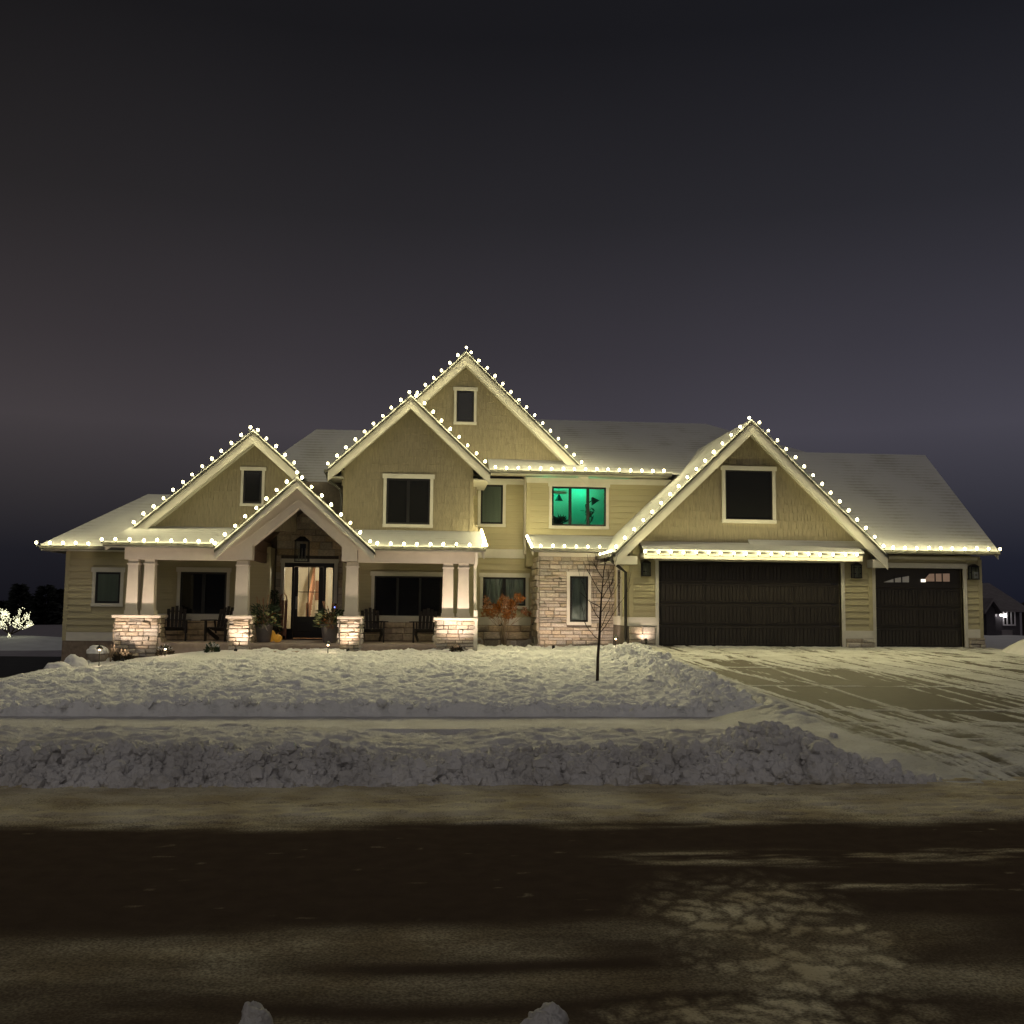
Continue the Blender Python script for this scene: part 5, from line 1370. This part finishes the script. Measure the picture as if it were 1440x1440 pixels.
small_plant(173, 919, 'dark round shrub at the foot of the left stone pier', .24, .26, n=420, snowy=False, seed=3)
small_plant(232, 917, 'small snow dusted shrub before the porch edge', .20, .24, n=220, seed=4)
small_plant(298, 917, 'small dark green shrub before the porch, near the left entry pier', .17, .22, 'ever', n=200, seed=5)
small_plant(642, 917, 'tiny brown shrub at the foot of the right stone pier', .16, .16, n=120, snowy=False, seed=6)
# twiggy bare shrub
for k in range(80):
    Y = 22+k*.15; xx, zz = at(155, 931, Y)
    if zz <= gz_at(xx, Y): break
tw = empty('twig_shrub', (xx, Y, gz_at(xx, Y))); tag(tw, 'bare pale twigs of a shrub beside the left path light', 'shrub')
r = random.Random(9)
for k in range(8):
    mb = MB(); branchy(mb, Vector((0, 0, 0)), Vector((r.uniform(-.7, .7), r.uniform(-.5, .5), 1)), .34, .006, 1, r, .4, .2); mb.build('twig', 'stem', tw, inv=False)

# boulders of the retaining edge, snow on top
def boulder(px0_, px1_, ybot, ytop, label, Y, seed):
    r = random.Random(seed)
    x0, z0 = at(px0_, ybot, Y); x1, z1 = at(px1_, ytop, Y)
    root = empty('boulder', ((x0+x1)/2, Y, z0)); tag(root, label, 'boulder', 'boulders on the bank left of the porch')
    w, h = (x1-x0)/2, (z1-z0)
    for nm, mt, sc, dz in (('rock', 'rock', 1.0, 0), ('snow_cover', 'snowcap', 1.0, 1)):
        bm = bmesh.new(); bmesh.ops.create_icosphere(bm, subdivisions=4, radius=1)
        for v in bm.verts:
            c = v.co.copy(); nn = float(fbm(np.array([c.x*1.7+seed*3.1+c.z]), np.array([c.y*1.7+c.z*1.3]), seed, 3)[0])
            k = .82+.4*nn
            c = Vector((math.copysign(abs(c.x)**.95, c.x)*k*w, math.copysign(abs(c.y)**.95, c.y)*k*w*.75, (math.copysign(abs(c.z)**.9, c.z)*k*.62+.42)*h))
            if dz: c = Vector((c.x*1.04, c.y*1.04, max(c.z, h*.62)+.05 if v.co.z > 0.15 else h*.55))
            v.co = c
        me = bpy.data.meshes.new(nm); bm.to_mesh(me); bm.free(); me.materials.append(M[mt]); me.polygons.foreach_set('use_smooth', [True]*len(me.polygons))
        link(bpy.data.objects.new(nm, me), root, inv=False)
boulder(60, 101, 960, 934, 'long flat snow capped boulder at the far left of the bank', 27.2, 2)
boulder(94, 123, 954, 929, 'dark rounded boulder in the middle of the bank', 27.6, 5)
boulder(82, 100, 958, 941, 'smallest boulder low on the bank', 26.6, 8)
boulder(122, 153, 928, 911, 'snow topped boulder just below the house wall', 29.3, 11)
boulder(90, 114, 946, 924, 'small boulder under the house corner', 28.8, 14)

# meters and boxes on the stone below the curtained window
for nm, cat_, lab, px_, py_, kind in (('utility_meter', 'meter', 'round white meter at the right of the stone strip', 744, 904, 'r'), ('outlet_box', 'wall box', 'square white box low on the stone strip', 722, 905, 's'),
                                      ('faucet_cover', 'wall box', 'small upright white cover beside the round meter', 733, 907, 'v'), ('utility_meter', 'meter', 'round white meter beside the white downspout', 673.5, 902, 'r')):
    xx, zz = at(px_, py_, YA-.12); rt_ = empty(nm, (xx, YA-.12, zz)); tag(rt_, lab, cat_)
    if kind == 'r':
        o = MB().lathe([(.10, -.05), (.13, -.04), (.13, .04), (.07, .05), (.06, .0)], n=18).build('ring', 'whiteplastic', rt_, inv=False); o.rotation_euler = (R(90), 0, 0)
        MB().box(-.03, .03, 0, .08, -.22, .2).build('pipe', 'rope', rt_, inv=False)
    else:
        w_, h_ = (.08, .09) if kind == 's' else (.04, .10)
        MB().box(-w_, w_, -.02, .09, -h_, h_).build('cover', 'whiteplastic', rt_, inv=False, bevel=.01); MB().box(-w_*.5, w_*.5, -.026, -.021, -h_*.5, h_*.5).build('lid', 'cap', rt_, inv=False)

# things behind the green window
xx, zz = at(786, 700, YB+1.6); ps = empty('pendant_shade', (xx, YB+1.6, zz)); tag(ps, 'small dark cone shade seen through the left green pane', 'lamp')
MB().lathe([(.14, -.10), (.02, .13)], n=14).build('shade', 'chair', ps, inv=False); MB().tube([(0, 0, .13), (0, 0, .6)], .006, n=5).build('cord', 'chair', ps, inv=False)
xx, zz = at(787, 738, YB+.9); pl = empty('house_plant', (xx, YB+.9, zz)); tag(pl, 'leafy plant low in the left green pane', 'plant')
mb = MB(); r = random.Random(2)
for i in range(70): mb.leaf((r.uniform(-.1, .1), r.uniform(-.1, .1), r.uniform(0, .15)), (r.uniform(-1, 1), r.uniform(-1, 1), r.uniform(-.1, 1)), .09, .3)
mb.build('leaves', 'ever', pl, inv=False); MB().lathe([(.08, -.2), (.11, .0)], n=12).build('pot', 'pot', pl, inv=False)
xx, zz = at(836, 705, YB+.8); dr = empty('desk_lamp', (xx, YB+.8, zz)); tag(dr, 'tilted dark desk lamp in the right green pane', 'lamp')
MB().lathe([(.17, -.07), (.03, .16)], n=14).build('shade', 'chair', dr, inv=False).rotation_euler = (0, R(-35), 0)
MB().tube([(.02, 0, .1), (-.3, .05, -.12), (-.18, .05, -.9)], .02, n=6).build('arm', 'chair', dr, inv=False)
mb = MB()
for i in range(40): mb.leaf((-.2+r.uniform(-.06, .1), .1+r.uniform(-.1, .1), -.2-r.random()*.6), (r.uniform(-.6, .6), r.uniform(-1, 1), r.uniform(-1, .6)), .07, .26)
mb.build('trailing_leaves', 'ever', dr, inv=False)

# ================================================================== SURROUNDINGS
# loose chunks of snow at the photographer's feet
def chunk(p0, w, h, label, seed):
    root = empty('snow_chunk', (p0.x, p0.y, 0)); tag(root, label, 'snow', 'loose snow chunks')
    bm = bmesh.new(); bmesh.ops.create_icosphere(bm, subdivisions=5, radius=1)
    for v in bm.verts:
        c = v.co; nn = float(fbm(np.array([c.x*1.6+seed+c.z*.7]), np.array([c.y*1.6+c.z*1.1]), seed, 4)[0]); n2 = float(fbm(np.array([c.x*5+seed+c.z*2]), np.array([c.y*5+c.z*3]), seed+5, 3)[0])
        k = .6+.7*nn+.22*(n2-.5)
        v.co = Vector((c.x*k*w/2, c.y*k*w/2, max(-.02, c.z*k*h*.75+h*.35)))
    me = bpy.data.meshes.new('chunk'); bm.to_mesh(me); bm.free(); me.materials.append(M['snowbank']); me.polygons.foreach_set('use_smooth', [True]*len(me.polygons))
    link(bpy.data.objects.new('chunk', me), root, inv=False)
chunk(G(357, 1466), .17, .165, 'pointed lump of snow at the near road edge, left of centre', 3)
chunk(G(768, 1466), .25, .15, 'rounded lump of snow at the near road edge, right of centre', 9)

# snow heap at the right edge of the drive
def heap(X, Y): return .90 + .48*np.clip(1-(((X-17.75)/1.0)**2+((Y-28.3)/1.3)**2), -.5, 1) + .06*(fbm(X*3, Y*3, 171, 4)-.5)
hp = grid('snow_heap', np.arange(16.4, 19.2, .07), np.arange(26.8, 29.8, .07), heap, 'snowbank'); tag(hp, 'rounded heap of snow at the right edge of the driveway', 'snow heap')

# neighbouring houses, far right
def nhouse(label, px0_, px1_, Y, ybase, yeave, yridge, seed, brick=False, windows=(), gablepx=None, lamp=None, door=None):
    X0, X1 = ax(px0_, 870, Y), ax(px1_, 870, Y); zb, ze_, zr_ = az(px0_, ybase, Y), az(px0_, yeave, Y), az(px0_, yridge, Y)
    root = empty('neighbour_house', ((X0+X1)/2, Y, zb)); tag(root, label, 'house', 'dark neighbouring houses')
    MB().box(X0, X1, Y, Y+9, zb-.4, ze_).build('wall', 'brick_red' if brick else 'nwall', root)
    MB().slab([(X0-.5, Y-.5, ze_), (X1+.5, Y-.5, ze_), (X1+.5, Y+4.5, zr_), (X0-.5, Y+4.5, zr_)], .15).build('roof', 'nroof', root)
    MB().slab([(X1+.5, Y+9.5, ze_), (X0-.5, Y+9.5, ze_), (X0-.5, Y+4.5, zr_), (X1+.5, Y+4.5, zr_)], .15).build('roof', 'nroof', root)
    MB().add([(X0+.01, Y, ze_), (X0+.01, Y+9, ze_), (X0+.01, Y+4.5, zr_-.15)], [(0, 1, 2)]).build('gable_wall', 'nwall', root)
    if gablepx:
        g0, g1_, gy = gablepx; a0, a1 = ax(g0, gy, Y-1.2), ax(g1_, gy, Y-1.2); zg = az((g0+g1_)/2, gy, Y-1.2); ze2 = ze_
        MB().box(a0+.3, a1-.3, Y-1.2, Y, zb-.4, ze2).build('porch_wall', 'nwall', root)
        for e in (a0, a1):
            MB().slab([(e, Y-1.6, ze2-.1), ((a0+a1)/2, Y-1.6, zg), ((a0+a1)/2, Y+3, zg), (e, Y+3, ze2-.1)], .2).build('gable_roof', 'nroof', root)
        MB().add([(a0+.3, Y-1.2, ze2), (a1-.3, Y-1.2, ze2), ((a0+a1)/2, Y-1.2, zg-.25)], [(0, 1, 2)]).build('gable_wall', 'nwall', root)
    for (a, b, c, d, nm) in windows:
        x0, x1, z0, z1 = rect(a, b, c, d, Y-.03)
        f = MB(); t = .09
        f.box(x0, x0+t, Y-.06, Y, z0, z1); f.box(x1-t, x1, Y-.06, Y, z0, z1); f.box(x0+t, x1-t, Y-.06, Y, z0, z0+t); f.box(x0+t, x1-t, Y-.06, Y, z1-t, z1)
        if nm > 1:
            for k in range(1, nm): xm = x0+(x1-x0)*k/nm; f.box(xm-t/2, xm+t/2, Y-.06, Y, z0+t, z1-t)
        w_ = f.build('window', 'ntrim', root); MB().box(x0+t, x1-t, Y-.02, Y-.004, z0+t, z1-t).build('pane', 'darkglass', w_)
    if door:
        x0, x1, z0, z1 = rect(*door, Y-.03); MB().box(x0, x1, Y-.05, Y, z0, z1).build('door', 'nroof', root)
    if lamp:
        for lx in lamp:
            xx, zz = at(lx[0], lx[1], Y-.3); MB().lathe([(.07, zz-.12), (.09, zz), (.05, zz+.12)], cx=xx, cy=Y-.3, n=8).build('wall_lamp', 'nlamp', root)
nhouse('dark two storey house with white framed windows beyond the right corner', 1378, 1434, 66, 909, 857, 817, 1, windows=((1383, 855, 1401, 867, 3), (1410, 857, 1428, 880, 3)), gablepx=(1380, 1405, 841), lamp=((1408, 864), (1413.5, 865.5)), door=(1409, 886, 1424, 908))
nhouse('brick neighbouring house cut by the right edge of the picture', 1556, 1640, 60, 909, 856, 826, 2, brick=True, windows=((1580, 862, 1600, 880, 1),))

# trees and field on the left
FT = 'dark trees across the field'
for k, (px_, top, base, w, lab) in enumerate(((25, 822, 880, 3.0, 'pointed dark conifer across the field at the far left'), (62, 824, 882, 4.6, 'broad dark conifer across the field next to the house'),
                                              (46, 838, 881, 3.4, 'low dark conifer between the pointed and the broad one'), (80, 829, 882, 3.6, 'dark conifer half hidden by the house corner'), (2, 846, 880, 3.4, 'low dark conifer cut by the left edge'))):
    Y = 112+k*3; xx, zb = at(px_, base, Y); h = az(px_, top, Y)-zb
    conifer('field_conifer', lab, xx, Y, zb-.6, h+.6, w, 'far_tree', 1500, 40+k, FT, lw=.35, ll=.7)
# small tree wrapped in lights
lx, lz = at(13, 901, 60); lt = empty('wrapped_tree', (lx, 60, lz-.05)); tag(lt, 'small bare tree wrapped in tiny white lights at the far left', 'tree')
r = random.Random(77); tips = []; mb = MB()
mb.tube([(0, 0, 0), (.02, 0, .45)], [.06, .05], n=6)
for k in range(11): branchy(mb, Vector((.02, 0, .4)), Vector((math.cos(k*.571)*.9, math.sin(k*2.1)*.6, r.uniform(.35, 1.1))), .85, .035, 2, r, .55, .12, kids=(2, 2), tips=tips)
mb.build('trunk', 'bark', lt, inv=False)
ml = MB(); seen = 0
for i in range(8): tips.append(Vector((.0+.02*i/8, -.06, .06*i)))
for p in tips:
    for j in range(3):
        q = p+Vector((r.uniform(-.07, .07), r.uniform(-.09, .02), r.uniform(-.07, .07))); s = .024
        ml.add([q+Vector(v)*s for v in ((1, 0, 0), (-1, 0, 0), (0, 1, 0), (0, -1, 0), (0, 0, 1), (0, 0, -1))], [(0, 2, 4), (2, 1, 4), (1, 3, 4), (3, 0, 4), (2, 0, 5), (1, 2, 5), (3, 1, 5), (0, 3, 5)])
mlo = ml.build('mini_lights', 'minibulb', lt, inv=False); mlo['kind'] = 'stuff'
print('BULBS', NB[0], 'tips', len(tips))
